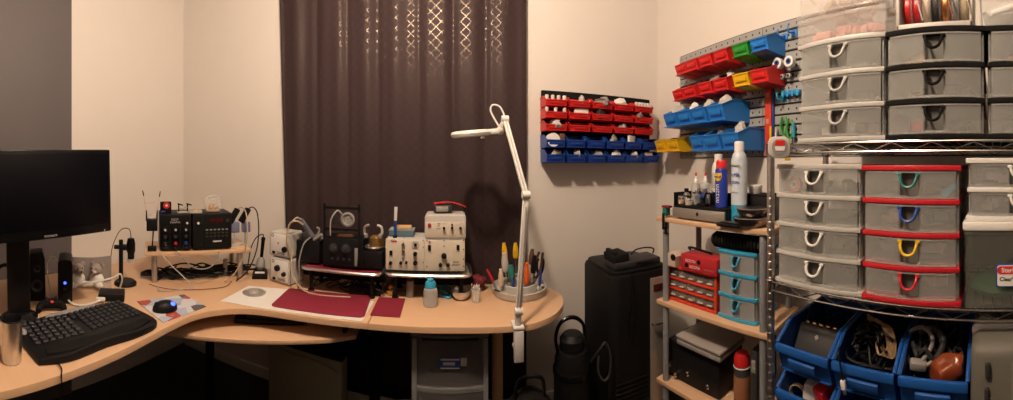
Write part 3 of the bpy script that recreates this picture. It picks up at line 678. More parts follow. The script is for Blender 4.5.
# black station with two dials and upright frame
xl, xr = X(322, YF), X(362, YF)
bsn = thing('hot_air_station', 'black station with two round dials and a tall frame on the red shelf', 'soldering station', ((xl + xr) / 2, YF, ZS1))
w = xr - xl
MB().box((0, 0.075, 0.075), (w, 0.14, 0.142), 0.006).build('housing', W['black'], bsn)
for qx in (-0.045, 0.022):
    MB().lathe([(0.024, 0), (0.024, 0.004), (0.017, 0.005), (0.016, 0.016), (0.012, 0.018), (0, 0.018)], (qx, 0.0045, 0.098), 24, (PI / 2, 0, 0)).build('dial', W['dgrey'], bsn)
for qx in (-0.05, -0.02, 0.01, 0.04):
    MB().cyl((qx, 0.004, 0.045), (qx, -0.007, 0.045), 0.006, seg=12).build('socket', W['dgrey'], bsn)
MB().box((0.075, 0.003, 0.06), (0.016, 0.004, 0.09), 0.001).build('label_strip', W['grey'], bsn)
for qx in (-w / 2 + 0.006, w / 2 - 0.02):
    MB().box((qx, 0.02, 0.16), (0.010, 0.010, 0.32), 0.001).build('frame_post', W['blackm'], bsn)
MB().box((-0.006, 0.02, 0.300), (w - 0.02, 0.010, 0.012), 0.001).build('cross_bar', W['blackm'], bsn); MB().box((-0.006, 0.02, 0.19), (w - 0.02, 0.010, 0.010), 0.001).build('cross_bar', W['blackm'], bsn)
MB().lathe([(0.036, 0), (0.037, 0.010), (0.028, 0.013), (0.024, 0.008), (0.024, 0)], (0.030, 0.014, 0.245), 28, (PI / 2, 0, 0)).build('lens_ring', W['grey'], bsn)
MB().lathe([(0.0, 0), (0.024, 0.0), (0.024, 0.003), (0, 0.004)], (0.030, 0.012, 0.245), 28, (PI / 2, 0, 0)).build('lens', W['glass'], bsn)
MB().lathe([(0.03, 0), (0.031, 0.01), (0.022, 0.012), (0.020, 0)], (-0.034, 0.016, 0.25), 24, (PI / 2, 0, 0)).build('cable_spool', W['dgrey'], bsn)
MB().tube([(-0.06, 0.0, 0.16), (-0.052, -0.015, 0.24), (-0.02, -0.01, 0.29), (0.0, 0.01, 0.27)], 0.0035).build('wire_loop', W['lgrey'], bsn)
MB().tube([(w / 2 - 0.02, 0.01, 0.28), (w / 2 - 0.01, -0.012, 0.2), (w / 2 - 0.012, -0.02, 0.08), (w / 2 - 0.02, -0.012, 0.012)], 0.004).build('cable', W['black'], bsn)
tb = MB().box((0, 0, 0.006), (0.085, 0.03, 0.012), 0.003).build('copper_bar', mat('copper_tan', (0.62, 0.33, 0.18), 0.45, 0.3), None, (bsn.location.x + 0.005, YF + 0.055, ZS1 + 0.1465)); tag(tb, 'copper coloured bar lying on the black station', 'bar')
# black iron holder left of it
hl = X(306, YF)
ih = thing('iron_holder', 'black gun holder with a slanting iron handle on the left of the red shelf', 'soldering iron holder', (hl, YF + 0.02, ZS1))
MB().box((0, 0.06, 0.06), (0.135, 0.12, 0.12), 0.008).build('housing', W['black'], ih)
MB().box((-0.02, 0.04, 0.135), (0.05, 0.05, 0.04), 0.008).build('cradle', W['dgrey'], ih)
MB().cyl((0.018, 0.03, 0.135), (-0.045, 0.02, 0.225), 0.014, 0.011, seg=14).build('iron_handle', mat('slate_plastic', (0.10, 0.11, 0.14), 0.4), ih)
MB().tube([(0.018, 0.03, 0.13), (0.045, 0.03, 0.15), (0.055, 0.03, 0.175), (0.045, 0.02, 0.19)], 0.006).build('bracket_loop', W['grey'], ih)
MB().cyl((0.03, 0.02, 0.12), (0.075, 0.015, 0.155), 0.010, seg=12).cyl((0.06, 0.03, 0.12), (0.085, 0.0, 0.14), 0.006, seg=10).build('nozzle', W['grey'], ih)
MB().tube([(-0.045, 0.02, 0.225), (-0.065, 0.0, 0.235), (-0.085, -0.02, 0.21)], 0.005).build('cable_sleeve', W['beige'], ih)
MB().tube([(0.02, -0.005, 0.14), (0.0, -0.05, 0.11), (-0.012, -0.078, 0.03), (-0.01, -0.078, -0.06), (-0.02, -0.075, -0.120)], 0.0034).build('grey_lead', W['grey'], ih)
# vise / brass holder at right of the shelf
vx = X(371, YF)
vs = thing('tip_cleaner', 'dark holder with a brass coloured bowl and two claw arms on the red shelf', 'tip cleaner', (vx, YF + 0.03, ZS1))
MB().box((0.0, 0.04, 0.045), (0.105, 0.10, 0.09), 0.006).build('base', W['black'], vs)
MB().lathe([(0, 0.092), (0.040, 0.092), (0.048, 0.104), (0.046, 0.108), (0.036, 0.100), (0, 0.098)], (0, 0.04, 0), 28).build('rim', W['alu'], vs)
MB().lathe([(0.034, 0.100), (0.038, 0.120), (0.034, 0.150), (0.022, 0.158), (0, 0.16)], (0.012, 0.045, 0), 24).build('brass_bowl', mat('amber_brass', (0.42, 0.25, 0.08), 0.35, 0.6), vs)
for q in (-1, 1):
    MB().tube([(q * 0.03 + 0.0, 0.02, 0.15), (q * 0.045, 0.02, 0.175), (q * 0.042, 0.02, 0.205), (q * 0.020, 0.02, 0.215)], 0.007).build('claw_arm', W['lgrey' if q > 0 else 'grey'], vs)
    MB().box((q * 0.036 + 0.004, 0.0, 0.165), (0.018, 0.015, 0.022), 0.003).build('jaw', W['grey'], vs)
# tangle beneath red shelf
m = MB()
for k in range(9):
    m.tube(wobble(7, -0.66 + 0.035 * k, 1.72, 0.09, 0.07, 0.757, 0.83, 90 + k), 0.003, 6, 5)
tag(m.build('cable_tangle', W['black']), 'tangle of black cables lying under the red topped shelf', 'cables', kind='stuff')
pbx = thing('power_strip', 'black power strip under the red topped shelf', 'power strip', (-0.42, 1.66, 0.7505), 0.05)
MB().box((0, 0.03, 0.02), (0.16, 0.06, 0.04), 0.005).build('casing', W['black'], pbx)
for k in range(3): MB().box((-0.05 + 0.05 * k, 0.03, 0.0405), (0.03, 0.03, 0.003), 0.001).build('outlet', W['dgrey'], pbx)

# ================================================================== CREAM INSTRUMENTS
YC = 1.66
xl, xr = X(385.5, YC), X(465, YC); w = xr - xl; cx = (xl + xr) / 2
ci = thing('bench_instrument', 'wide cream instrument with dials and black switches in front of the curtain', 'instrument', (cx, YC, ZS1))
Hc = 0.158
MB().box((0, 0.09, Hc / 2 + 0.004), (w, 0.18, Hc - 0.008), 0.004).build('housing', W['lgrey'], ci)
xs_ = X(424.5, YC) - cx
for nm, (a_, b_) in (('left_panel', (-w / 2 + 0.002, xs_ - 0.001)), ('right_panel', (xs_ + 0.001, w / 2 - 0.002))):
    MB().box(((a_ + b_) / 2, -0.001, Hc / 2 + 0.003), (b_ - a_, 0.006, Hc - 0.012), 0.001).build(nm.split('_')[1], W['cream'], ci)
def P(px, py): return X(px, YC) - cx, zat(py, X(px, YC), YC) - ZS1
def knob(par, px, py, r, m='black', h=0.014):
    a, b = P(px, py); MB().lathe([(r, 0), (r * 0.93, h * 0.8), (r * 0.75, h), (0, h)], (a, -0.004, b), 20, (PI / 2, 0, 0)).build('knob', W[m], par)
def sw(par, px, py, sx, sz, m='black', name='switch', d=0.008):
    a, b = P(px, py); MB().box((a, -0.006, b), (sx, d, sz), 0.0015).build(name, W[m], par)
a, b = P(415.5, 244.5)
MB().lathe([(0.019, 0), (0.019, 0.004), (0.015, 0.005), (0.014, 0.003), (0, 0.003)], (a, -0.003, b), 28, (PI / 2, 0, 0)).build('dial', W['lgrey'], ci)
MB().lathe([(0.007, 0), (0.006, 0.008), (0, 0.008)], (a, -0.006, b), 16, (PI / 2, 0, 0)).build('dial_knob', W['black'], ci)
for py in (243.5, 250): knob(ci, 403.5, py, 0.0085, 'steel', 0.02)
knob(ci, 403.5, 256, 0.006, 'grey'); sw(ci, 391.2, 252.5, 0.014, 0.022)
for px, py, r in ((390.7, 262.5, 0.008), (401, 262.5, 0.007), (406.5, 262, 0.006), (415.5, 262.5, 0.011), (415.3, 253.5, 0.010)): knob(ci, px, py, r, 'black', 0.018)
sw(ci, 394, 241, 0.028, 0.006, 'redd', 'badge', 0.001)
marks(ci, W['dgrey'], (P(394, 239.3)[0], -0.0043, P(394, 240.3)[1]), 0.034, 0.008, 6)
for px, py in ((388, 237.5), (404, 237.8), (423.2, 240), (423.2, 247), (423.2, 262)): knob(ci, px, py, 0.0025, 'black', 0.003)
sw(ci, 429.5, 247.5, 0.014, 0.026); sw(ci, 458, 247.2, 0.014, 0.024)
knob(ci, 444, 255.5, 0.013, 'black', 0.02)
for px in (440.5, 448): knob(ci, px, 264.5, 0.009, 'black', 0.016)
for px, py in ((429.7, 241.2),): knob(ci, px, py, 0.004, 'red', 0.006)
for px, py in ((444, 246), (444, 240.5), (463.5, 240), (463.5, 249), (463.5, 259), (427, 240), (427, 266), (463.5, 266)): knob(ci, px, py, 0.0028, 'black', 0.003)
marks(ci, W['dgrey'], (P(456, 262)[0], -0.0043, P(456, 262)[1]), 0.030, 0.007, 5); marks(ci, W['dgrey'], (P(456, 264.5)[0], -0.0043, P(456, 264.7)[1]), 0.042, 0.006, 8)
for qx in (-w / 2 + 0.03, w / 2 - 0.03):
    for qy in (0.02, 0.16): MB().cyl((qx, qy, 0), (qx, qy, 0.006), 0.008, seg=12).build('foot', W['black'], ci)
# upper small unit
ZU = ZS1 + Hc + 0.0005
xl, xr = X(424.5, YC), X(466, YC); w2 = xr - xl; cx2 = (xl + xr) / 2
cu_ = thing('bench_instrument', 'small pale grey instrument on top of the wide cream one, under the pouch', 'instrument', (cx2, YC + 0.002, ZU))
H2 = 0.115
MB().prism(rrect(w2, H2, 0.012), 0.0, 0.165, 'xz', 0.004).xf(Matrix.Translation((0, 0, H2 / 2 + 0.002))).build('housing', W['lgrey'], cu_)
MB().box((0, -0.001, H2 * 0.42), (w2 - 0.014, 0.004, H2 * 0.66), 0.002).build('panel', W['cream'], cu_)
cx, ZS1b = cx2, ZS1
def P(px, py): return X(px, YC) - cx2, zat(py, X(px, YC), YC) - ZU
knob(cu_, 429.5, 225, 0.009, 'redd', 0.006)
for px, py in ((444, 228), (452, 228), (460.5, 228)): knob(cu_, px, py, 0.0062, 'black', 0.016)
knob(cu_, 452, 224.5, 0.005, 'brown', 0.01)
for px in (444, 460.5): knob(cu_, px, 222.5, 0.004, 'white', 0.003)
for py in (222.5, 225, 227.5): sw(cu_, 438.5, py, 0.014, 0.004, 'white', 'mark', 0.003)
# things on the cream instruments
mmx = X(445.5, YC + .05)
mm = thing('multimeter', 'dark grey pouch shaped meter with red leads on the small pale instrument', 'meter', (mmx - 0.012, YC + 0.06, ZU + H2 + 0.0025), 0.05)
MB().box((0, 0.03, 0.024), (0.098, 0.065, 0.046), 0.016, seg=3).build('case_body', W['dgrey'], mm)
MB().box((-0.005, -0.0035, 0.024), (0.06, 0.003, 0.026), 0.003).build('face', W['grey'], mm)
MB().box((-0.02, 0.03, 0.049), (0.055, 0.05, 0.006), 0.002).build('red_cover', W['redd'], mm)
MB().tube([(-0.04, 0.0, 0.048), (0.0, -0.005, 0.058), (0.05, 0.0, 0.055), (0.09, 0.01, 0.042), (0.115, 0.02, 0.030)], 0.0035).build('red_lead', W['red'], mm)
MB().tube([(0.04, 0.03, 0.048), (0.08, 0.03, 0.045), (0.11, 0.035, 0.02), (0.105, 0.03, 0.004)], 0.003).build('black_lead', W['black'], mm)
bkx = X(402, YC + 0.08)
bk_ = thing('project_box', 'blue grey flat box on the left of the wide cream instrument under the sponge', 'box', (bkx, YC + 0.05, ZU))
MB().box((0, 0.04, 0.016), (0.125, 0.085, 0.030), 0.003).build('casing', mat('blue_grey_plastic', (0.10, 0.16, 0.20), 0.5), bk_)
MB().box((0, 0.04, 0.033), (0.128, 0.088, 0.004), 0.001).build('lid', mat('pale_blue_grey', (0.26, 0.32, 0.36), 0.5), bk_)
o = MB().box((0, 0, 0.008), (0.085, 0.05, 0.016), 0.003, (0, 0, 0.1)).build('sponge', W['tan'], None, (bkx + 0.006, YC + 0.085, ZU + 0.0355)); tag(o, 'tan sponge on the blue grey box', 'sponge')
mkx = X(394.7, YC + 0.02)
mk = thing('marker_pen', 'blue and white marker standing upright on the wide cream instrument', 'pen', (mkx, YC + 0.03, ZU))
MB().cyl((0, 0, 0), (0, 0, 0.012), 0.011, seg=16).build('foot_cap', W['black'], mk)
MB().cyl((0, 0, 0.012), (0.002, 0, 0.085), 0.0062, 0.0072, seg=16).build('blue_barrel', W['navy'], mk)
MB().cyl((0.002, 0, 0.085), (0.005, 0, 0.152), 0.0078, 0.0085, seg=16).build('white_cap', W['white'], mk)

# ------------------------------------------------------------------ under and before the grey shelf
def at_desk(px, py, back=0.0):
    x, y = desk(px, py); r = math.hypot(x, y); return x + back * x / r, y + back * y / r
x, y = at_desk(391, 295, 0.025)
br = thing('brass_sponge_tin', 'round tin of gold brass wool under the left end of the grey shelf', 'tin', (x, y, 0.7505))
MB().lathe([(0, 0), (0.030, 0), (0.034, 0.02), (0.030, 0.028), (0, 0.026)], seg=24).build('tin_body', W['gold'], br)
b_ = MB().sphere((0, 0, 0.036), (0.028, 0.028, 0.018), 20, 12)
for v in b_.bm.verts: v.co += Vector((RND.uniform(-1, 1), RND.uniform(-1, 1), RND.uniform(-1, 1))) * 0.003
b_.build('brass_wool', W['gold'], br)
x, y = at_desk(410, 298, 0.015)
gc = thing('grey_canister', 'slim grey cylinder standing under the grey shelf left of the clear bottle', 'canister', (x, y, 0.7505))
MB().lathe([(0, 0), (0.0175, 0), (0.0185, 0.003), (0.0185, 0.075), (0.016, 0.08), (0, 0.08)], seg=24).build('canister_body', W['grey'], gc)
MB().lathe([(0.0165, 0.079), (0.0175, 0.082), (0.0175, 0.100), (0.015, 0.106), (0, 0.106)], seg=24).build('cap', W['dgrey'], gc)
x, y = at_desk(430.5, 308, 0.028)
bt = thing('dispenser_bottle', 'clear plastic bottle with a bright blue cap on the desk before the cream instruments', 'bottle', (x, y, 0.7505))
MB().lathe([(0, 0), (0.030, 0), (0.033, 0.004), (0.033, 0.068), (0.030, 0.078), (0.022, 0.084), (0, 0.084)], seg=28).build('bottle_body', mat('milky_bottle', (0.62, 0.63, 0.64), 0.25, alpha=0.55), bt)
MB().lathe([(0.0225, 0.084), (0.0255, 0.086), (0.0255, 0.104), (0.020, 0.112), (0.0, 0.114)], seg=24).build('cap', W['sky'], bt)
MB().lathe([(0.014, 0.113), (0.014, 0.122), (0.009, 0.128), (0, 0.128)], seg=18).build('pump_cup', W['sky'], bt)
cab('blue_tubing', 'coil of pale blue tubing on the desk beside the steel bowl', [(*at_desk(440, 296), 0.757), (*at_desk(449, 299), 0.757), (*at_desk(452, 294, .02), 0.76), (*at_desk(444, 290, .02), 0.765), (*at_desk(440, 294), 0.77), (*at_desk(448, 297), 0.768)], 0.0055, 'sky', 'tubing')
x, y = at_desk(461, 302, 0.04)
sb = thing('steel_bowl', 'small round steel bowl between the clear bottle and the swab cup', 'bowl', (x, y, 0.7505))
MB().lathe([(0, 0.0), (0.028, 0.0), (0.030, 0.004), (0.044, 0.022), (0.0465, 0.040), (0.048, 0.041), (0.048, 0.044), (0.045, 0.044), (0.042, 0.024), (0.026, 0.008), (0, 0.006)], seg=32).build('bowl_shell', W['steel'], sb)
MB().sphere((0, 0, 0.016), (0.034, 0.034, 0.012)).build('dark_filling', W['blackm'], sb)
x, y = at_desk(476, 304, 0.022)
sc = thing('swab_cup', 'clear cup of white cotton swabs right of the steel bowl', 'cup', (x, y, 0.7505))
MB().lathe([(0, 0), (0.020, 0), (0.026, 0.062), (0.0245, 0.062), (0.0185, 0.003), (0, 0.003)], seg=24).build('cup_body', W['clear'], sc)
for k in range(11):
    a = k * 2.4; rr = 0.006 + 0.001 * k
    p0 = Vector((rr * 0.8 * math.cos(a), rr * 0.8 * math.sin(a), 0.004)); p1 = Vector((rr * 1.35 * math.cos(a + .3), rr * 1.35 * math.sin(a + .3), 0.074 + 0.008 * math.sin(k * 3)))
    s_ = MB().cyl(p0, p1, 0.0011, seg=6).build('swab', W['paper'], sc)
    MB().sphere(p1, (0.0026, 0.0026, 0.006), 8, 6).build('cotton_tip', W['white'], s_)
rc = MB().sphere((0, 0, 0.0), (0.043, 0.033, 0.036), 20, 14)
for v in rc.bm.verts:
    v.co += Vector((math.sin(v.co.z * 160) * 0.006, math.cos(v.co.x * 170) * 0.006, math.sin(v.co.y * 190) * 0.004))
x, y = at_desk(478, 296, 0.08)
tag(rc.build('crumpled_cloth', W['wine'], None, (x, y, 0.7505 + 0.042)), 'crumpled dark red cloth on the desk behind the swab cup', 'cloth')

# ================================================================== TOOL CAROUSEL
tcx, tcy = 0.352, 1.728
tc_ = thing('tool_carousel', 'round grey rotating tool caddy crowded with hand tools at the right end of the desk', 'tool caddy', (tcx, tcy, 0.7505))
MB().lathe([(0, 0), (0.125, 0), (0.136, 0.004), (0.140, 0.022), (0.143, 0.036), (0.139, 0.038), (0.134, 0.026), (0.130, 0.012), (0, 0.010)], seg=48).build('turntable', W['lgrey'], tc_)
MB().lathe([(0.0855, 0.010), (0.092, 0.011), (0.090, 0.052), (0.086, 0.054), (0.084, 0.05)], seg=40).build('ring_wall', W['lgrey'], tc_)
MB().lathe([(0.034, 0.010), (0.040, 0.011), (0.038, 0.085), (0.034, 0.086), (0.032, 0.08)], seg=28).build('centre_cup', W['lgrey'], tc_)
for k in range(8):
    a = 2 * PI * k / 8
    MB().box((0.062 * math.cos(a), 0.062 * math.sin(a), 0.03), (0.046, 0.003, 0.042), 0.001, (0, 0, a)).build('divider', W['lgrey'], tc_)
def stick(name, label, cat, a, r, lean, h, handle, m, tipm='steel', hr=0.0135, blade=0.003, base=0.0105, lean_dir=None):
    p0 = Vector((tcx + r * math.cos(a), tcy + r * math.sin(a), 0.7505 + base))
    ld = a if lean_dir is None else lean_dir
    d = Vector((math.cos(ld) * math.sin(lean), math.sin(ld) * math.sin(lean), math.cos(lean)))
    t = thing(name, label, cat, p0)
    MB().cyl(d * blade, d * (h - handle), blade, seg=8).build('shaft', W[tipm], t)
    b = d * (h - handle); e = d * h
    MB().tube([b, b.lerp(e, 0.25), b.lerp(e, 0.6), e], lambda q: hr * (0.62 + 0.5 * math.sin(PI * min(1, q * 1.05 + 0.08)) ** 0.6 * (0.9 if q < 0.95 else 0.7)), 10, 5).build('handle', W[m], t)
    return t
R2 = math.radians
stick('screwdriver', 'screwdriver with a yellow handle left of the lamp arm in the caddy', 'screwdriver', R2(150), 0.066, 0.08, 0.235, 0.085, 'yellow', hr=0.0145)
stick('screwdriver', 'screwdriver with a yellow handle right behind the lamp arm', 'screwdriver', R2(95), 0.060, 0.06, 0.225, 0.08, 'yellow', hr=0.0145)
stick('screwdriver', 'screwdriver with a thick light grey handle in the caddy', 'screwdriver', R2(195), 0.066, 0.10, 0.20, 0.095, 'lgrey', hr=0.0175)
stick('screwdriver', 'screwdriver with a pale tan handle at the left side of the caddy', 'screwdriver', R2(205), 0.110, 0.03, 0.125, 0.085, 'skin', hr=0.0135, base=0.0125)
stick('nut_driver', 'nut driver with a teal handle in the caddy', 'nut driver', R2(225), 0.068, 0.04, 0.145, 0.07, 'teal', hr=0.0175)
stick('screwdriver', 'small screwdriver with a blue handle leaning left in the caddy', 'screwdriver', R2(240), 0.070, 0.16, 0.120, 0.08, 'navy', hr=0.0075, lean_dir=R2(175))
stick('screwdriver', 'screwdriver with a bright orange handle in front of the caddy', 'screwdriver', R2(290), 0.066, 0.02, 0.155, 0.105, 'orange', hr=0.0145)
stick('marker_pen', 'blue pen standing at the right side of the caddy', 'pen', R2(318), 0.112, 0.10, 0.125, 0.085, 'navy', hr=0.0065, base=0.0125)
stick('screwdriver', 'screwdriver with a black handle behind the orange one', 'screwdriver', R2(330), 0.064, 0.10, 0.185, 0.09, 'black', hr=0.0145)
stick('screwdriver', 'screwdriver with a dark brown handle behind the orange one', 'screwdriver', R2(20), 0.062, 0.09, 0.20, 0.08, 'brown', hr=0.0145)
for k, (a, r, ln, hh, m_, lab) in enumerate(((R2(345), 0.066, 0.24, 0.215, 'brown', 'pliers with dark brown grips leaning right in the caddy'), (R2(12), 0.112, 0.06, 0.165, 'black', 'pliers with black grips at the right back of the caddy'))):
    p0 = Vector((tcx + r * math.cos(a), tcy + r * math.sin(a), 0.7505 + 0.0125))
    t = thing('pliers', lab, 'pliers', p0); t.rotation_euler = (0, ln, a * 0)
    MB().prism([(-0.004, 0), (0.004, 0), (0.010, 0.045), (0.012, 0.065), (-0.012, 0.065), (-0.010, 0.045)], -0.004, 0.004, 'xz', 0.001).build('jaws', W['steel'], t)
    for q in (-1, 1):
        MB().tube([(q * 0.004, 0, 0.06), (q * 0.015, 0, 0.09), (q * 0.017, 0, 0.13), (q * 0.010, 0, hh - 0.02)], 0.0068, 10).build('grip', W[m_], t)
stick('screwdriver', 'screwdriver with a red handle leaning left at the caddy edge', 'screwdriver', R2(170), 0.112, 0.55, 0.115, 0.07, 'redd', hr=0.007, base=0.0125, lean_dir=R2(150))
t = thing('scissors', 'black handled scissors lying in the left of the caddy', 'scissors', (tcx - 0.098, tcy - 0.055, 0.7505 + 0.0165), R2(40))
MB().prism([(-0.005, 0), (0.06, 0.004), (0.06, 0.008), (-0.005, 0.012)], 0, 0.003, 'xy').build('blades', W['steel'], t)
for q in (-1, 1): MB().tube([(-0.003, q * 0.005 + 0.006, 0.004), (-0.018, q * 0.014 + 0.006, 0.014), (-0.032, q * 0.012 + 0.006, 0.026), (-0.030, q * 0.003 + 0.006, 0.024), (-0.010, q * 0.003 + 0.006, 0.008)], 0.003, 8).build('finger_loop', W['black'], t)
t = thing('label_tag', 'small white folded tag at the right edge of the caddy', 'tag', (tcx + 0.103, tcy - 0.042, 0.7505 + 0.014), 0.6)
MB().box((0, 0, 0.014), (0.034, 0.022, 0.026), 0.003, (0.4, 0.25, 0)).build('tag_body', W['paper'], t)
MB().box((0, -0.012, 0.018), (0.014, 0.004, 0.010), 0.001, (0.4, 0.25, 0)).build('dark_window', W['blackm'], t)

# ================================================================== MAGNIFIER LAMP
lx0, ly0 = 0.270, 1.351
lp = thing('magnifier_lamp', 'white articulated magnifier lamp clamped to the front edge of the desk', 'lamp', (lx0, ly0, 0.7505))
MB().box((0, -0.012, -0.065), (0.038, 0.026, 0.125), 0.004).box((0, 0.012, 0.006), (0.044, 0.075, 0.012), 0.003).box((0, 0.012, -0.085), (0.034, 0.06, 0.012), 0.003).build('clamp', W['white'], lp)
MB().cyl((0.012, 0.022, -0.10), (0.012, 0.022, -0.0285), 0.006, seg=12).build('clamp_screw', W['black'], lp)
MB().cyl((0, 0.0, 0.012), (0, 0.0, 0.035), 0.013, seg=18).box((0.002, 0, 0.055), (0.022, 0.020, 0.05), 0.004).build('swivel', W['lgrey'], lp)
def local(px, py, r): return Vector((r * math.sin(az(px)) - lx0, r * math.cos(az(px)) - ly0, CAMZ + (HY - py) / F * r - 0.7505))
B0 = Vector((0.002, 0, 0.065)); E1 = local(526, 195, 1.40); E2 = local(505, 119, 1.58)
def bars(a, b, off, r, nm):
    for q in (-1, 1): 
        o_ = Vector((q * off, 0, 0)); MB().box((0, 0, 0), (0.009, 0.012, (b - a).length), 0.002).xf(Matrix.Translation((a + b) / 2 + o_) @ (b - a).to_track_quat('Z', 'Y').to_matrix().to_4x4()).build(nm, W['white'], lp)
bars(B0, E1, 0.0065, 0.006, 'lower_arm'); bars(E1, E2, 0.0065, 0.006, 'upper_arm')
for e, nm in ((B0, 'knuckle'), (E1, 'knuckle'), (E2, 'knuckle')):
    MB().cyl(e + Vector((-0.016, 0, 0)), e + Vector((0.016, 0, 0)), 0.016, seg=18).build(nm, W['white'], lp)
MB().tube([B0 + Vector((0, -0.012, 0.02)), B0.lerp(E1, .3) + Vector((0, -0.014, 0)), B0.lerp(E1, .9) + Vector((0, -0.014, 0))], 0.0028, 8).build('spring_wire', W['lgrey'], lp)
HC = local(471, 133.8, 1.585); HN = local(500, 131.5, 1.58)
MB().cyl(E2, HN + Vector((0.0, 0, 0.01)), 0.012, seg=14).sphere(HN + Vector((0, 0, 0.004)), 0.019).build('neck_joint', W['lgrey'], lp)
tilt = math.atan2(HN.z - HC.z, HN.x - HC.x)
hdm = MB().lathe([(0.062, -0.012), (0.075, -0.014), (0.090, -0.010), (0.094, 0.002), (0.088, 0.013), (0.070, 0.016), (0.060, 0.012), (0.060, -0.010), (0.062, -0.012)], seg=44)
hdm.box((0.10, 0, 0.002), (0.07, 0.04, 0.026), 0.008)
hdm.xf(Matrix.Translation(HC) @ Euler((0.085, -tilt, -0.12)).to_matrix().to_4x4()).build('lamp_head', W['white'], lp)
MB().lathe([(0, -0.005), (0.058, -0.002), (0.060, 0), (0.058, 0.002), (0, 0.006)], seg=40).xf(Matrix.Translation(HC) @ Euler((0.085, -tilt, 0)).to_matrix().to_4x4()).build('lens', W['glass'], lp)
MB().box((0, 0, -0.017), (0.02, 0.02, 0.008), 0.002).xf(Matrix.Translation(HC + Vector((0.055, 0, 0)))).build('switch', W['lgrey'], lp)
MB().tube([local(500, 128, 1.58), local(494, 118, 1.58), local(490.5, 110, 1.58), local(493, 105, 1.58), local(500, 107, 1.58), local(505, 117, 1.58)], 0.0042, 8).build('cable', W['white'], lp)
# ================================================================== BACK WALL BIN RACK
def bin_mesh(w, d, h, lip, m, name, slot=True):
    """open fronted stacking bin: x width, y from 0 (front) to d (back), z up; front lip lower than the sides"""
    t = 0.0028
    b = MB()
    b.box((0, d / 2, t / 2), (w, d, t), 0.0008)
    b.box((0, d - t / 2, h / 2), (w, t, h), 0.0008)
    f = d * 0.14
    prof = [(f, 0), (d, 0), (d, h), (d * 0.42, h), (d * 0.34, h * 0.96), (0.004, lip), (0, lip * 0.85)]
    for s in (-1, 1):
        b.prism(prof, s * (w / 2), s * (w / 2 - t), 'yz')
        b.prism([(d, h), (d * 0.42, h), (d * 0.34, h * 0.96), (0.0, lip), (0.0, lip - 0.005), (d * 0.34, h * 0.96 - 0.006), (d * 0.42, h - 0.006), (d, h - 0.006)], s * (w / 2), s * (w / 2 + 0.0028), 'yz')
    b.prism([(f, 0), (f + t, 0), (t, lip), (0, lip)], -w / 2, w / 2, 'yz')
    b.box((0, 0.0015, lip - 0.002), (w + 0.004, 0.007, 0.006), 0.0015)
    for v in b.bm.verts:
        q = 1 - v.co.y / d
        v.co.x *= 1 - 0.15 * q * (1 - 0.45 * min(1, v.co.z / h))
    o = b.build(name, m)
    if slot:
        MB().box((0, 0.004, lip * 0.55), (w * 0.62, 0.004, lip * 0.34), 0.001, (0.3, 0, 0)).build('label_slot', m, o)
    return o
panel = thing('bin_rack', 'black wall rack panel holding red and blue bins beside the curtain', 'rack', (0.895, 1.9495, 1.414))
MB().box((0, -0.008, 0.211), (0.742, 0.014, 0.424), 0.010).build('back_panel', W['blackm'], panel)
ROWZ = (1.732, 1.664, 1.593, 1.498, 1.416)
for z in ROWZ:
    MB().box((0, -0.017, z - 1.414 + (0.050 if z > 1.55 else 0.066)), (0.735, 0.006, 0.008), 0.001).build('hanging_rail', W['black'], panel)
BIN_PROTO = {}
def rack_bin(key, w, d, h, lip, m, loc, rz, label, group):
    if key not in BIN_PROTO:
        o = bin_mesh(w, d, h, lip, W[m], 'storage_bin'); tag(o, label, 'bin', group); o.location = loc; o.rotation_euler = (0, 0, rz); BIN_PROTO[key] = o; return o
    return dup(BIN_PROTO[key], loc, rz, label, group)
ORD = ('first', 'second', 'third', 'fourth', 'fifth', 'sixth')
ROWN = ('top red', 'middle red', 'bottom red', 'upper blue', 'bottom blue')
BINPOS = {}
x0, x1 = 0.514, 1.236
for r_, z in enumerate(ROWZ):
    red = r_ < 3; n = 5 if red else 6
    xe = x1 if red else (1.272 if r_ == 4 else 1.262)
    pit = (xe - x0) / n
    for k in range(n):
        xc = x0 + pit * (k + 0.5)
        d = 0.098 if red else 0.116
        y = 1.9302 - d
        BINPOS[(r_, k)] = (xc, y, z, pit, d)
        rack_bin(('b', red), pit - 0.006, d, 0.058 if red else 0.072, 0.033 if red else 0.042, 'red' if red else 'navy', (xc, y, z), 0.0,
                 f"{ORD[k]} bin from the curtain in the {ROWN[r_]} row of the back wall rack", 'bins on the back wall rack')
def put(mb, name, m, r_, k, label, cat, dx=0, dy=0.03, rz=0.0, group=None, kind=None):
    xc, y, z, p, d = BINPOS[(r_, k)]
    return tag(mb.build(name, W[m] if isinstance(m, str) else m, None, angle=12 if name == 'parts_bag' else 35, loc=(xc + dx, y + dy * 0.62, z + 0.0035), rz=rz), label, cat, group, kind)
def caps(n, r_, k, lab):
    xc, y, z, p, d = BINPOS[(r_, k)]
    proto = None
    for i in range(n):
        lx_ = xc - p * 0.36 + p * 0.72 * i / (n - 1)
        if proto is None:
            proto = MB().lathe([(0, 0), (0.0095, 0), (0.0095, 0.040), (0.0105, 0.042), (0.0105, 0.055), (0.008, 0.058), (0, 0.058)], seg=14).build('white_cap_bottle', W['paper']); o = proto
        else: o = proto.copy(); COL.objects.link(o)
        o.location = (lx_, y + 0.022, z + 0.0035)
        tag(o, lab, 'bottle', lab[:40])
caps(4, 0, 0, 'small white bottle in the first top red bin nearest the curtain')
caps(6, 0, 4, 'small white bottle in the fifth top red bin nearest the corner')
caps(3, 1, 0, 'small white bottle in the first middle red bin nearest the curtain')
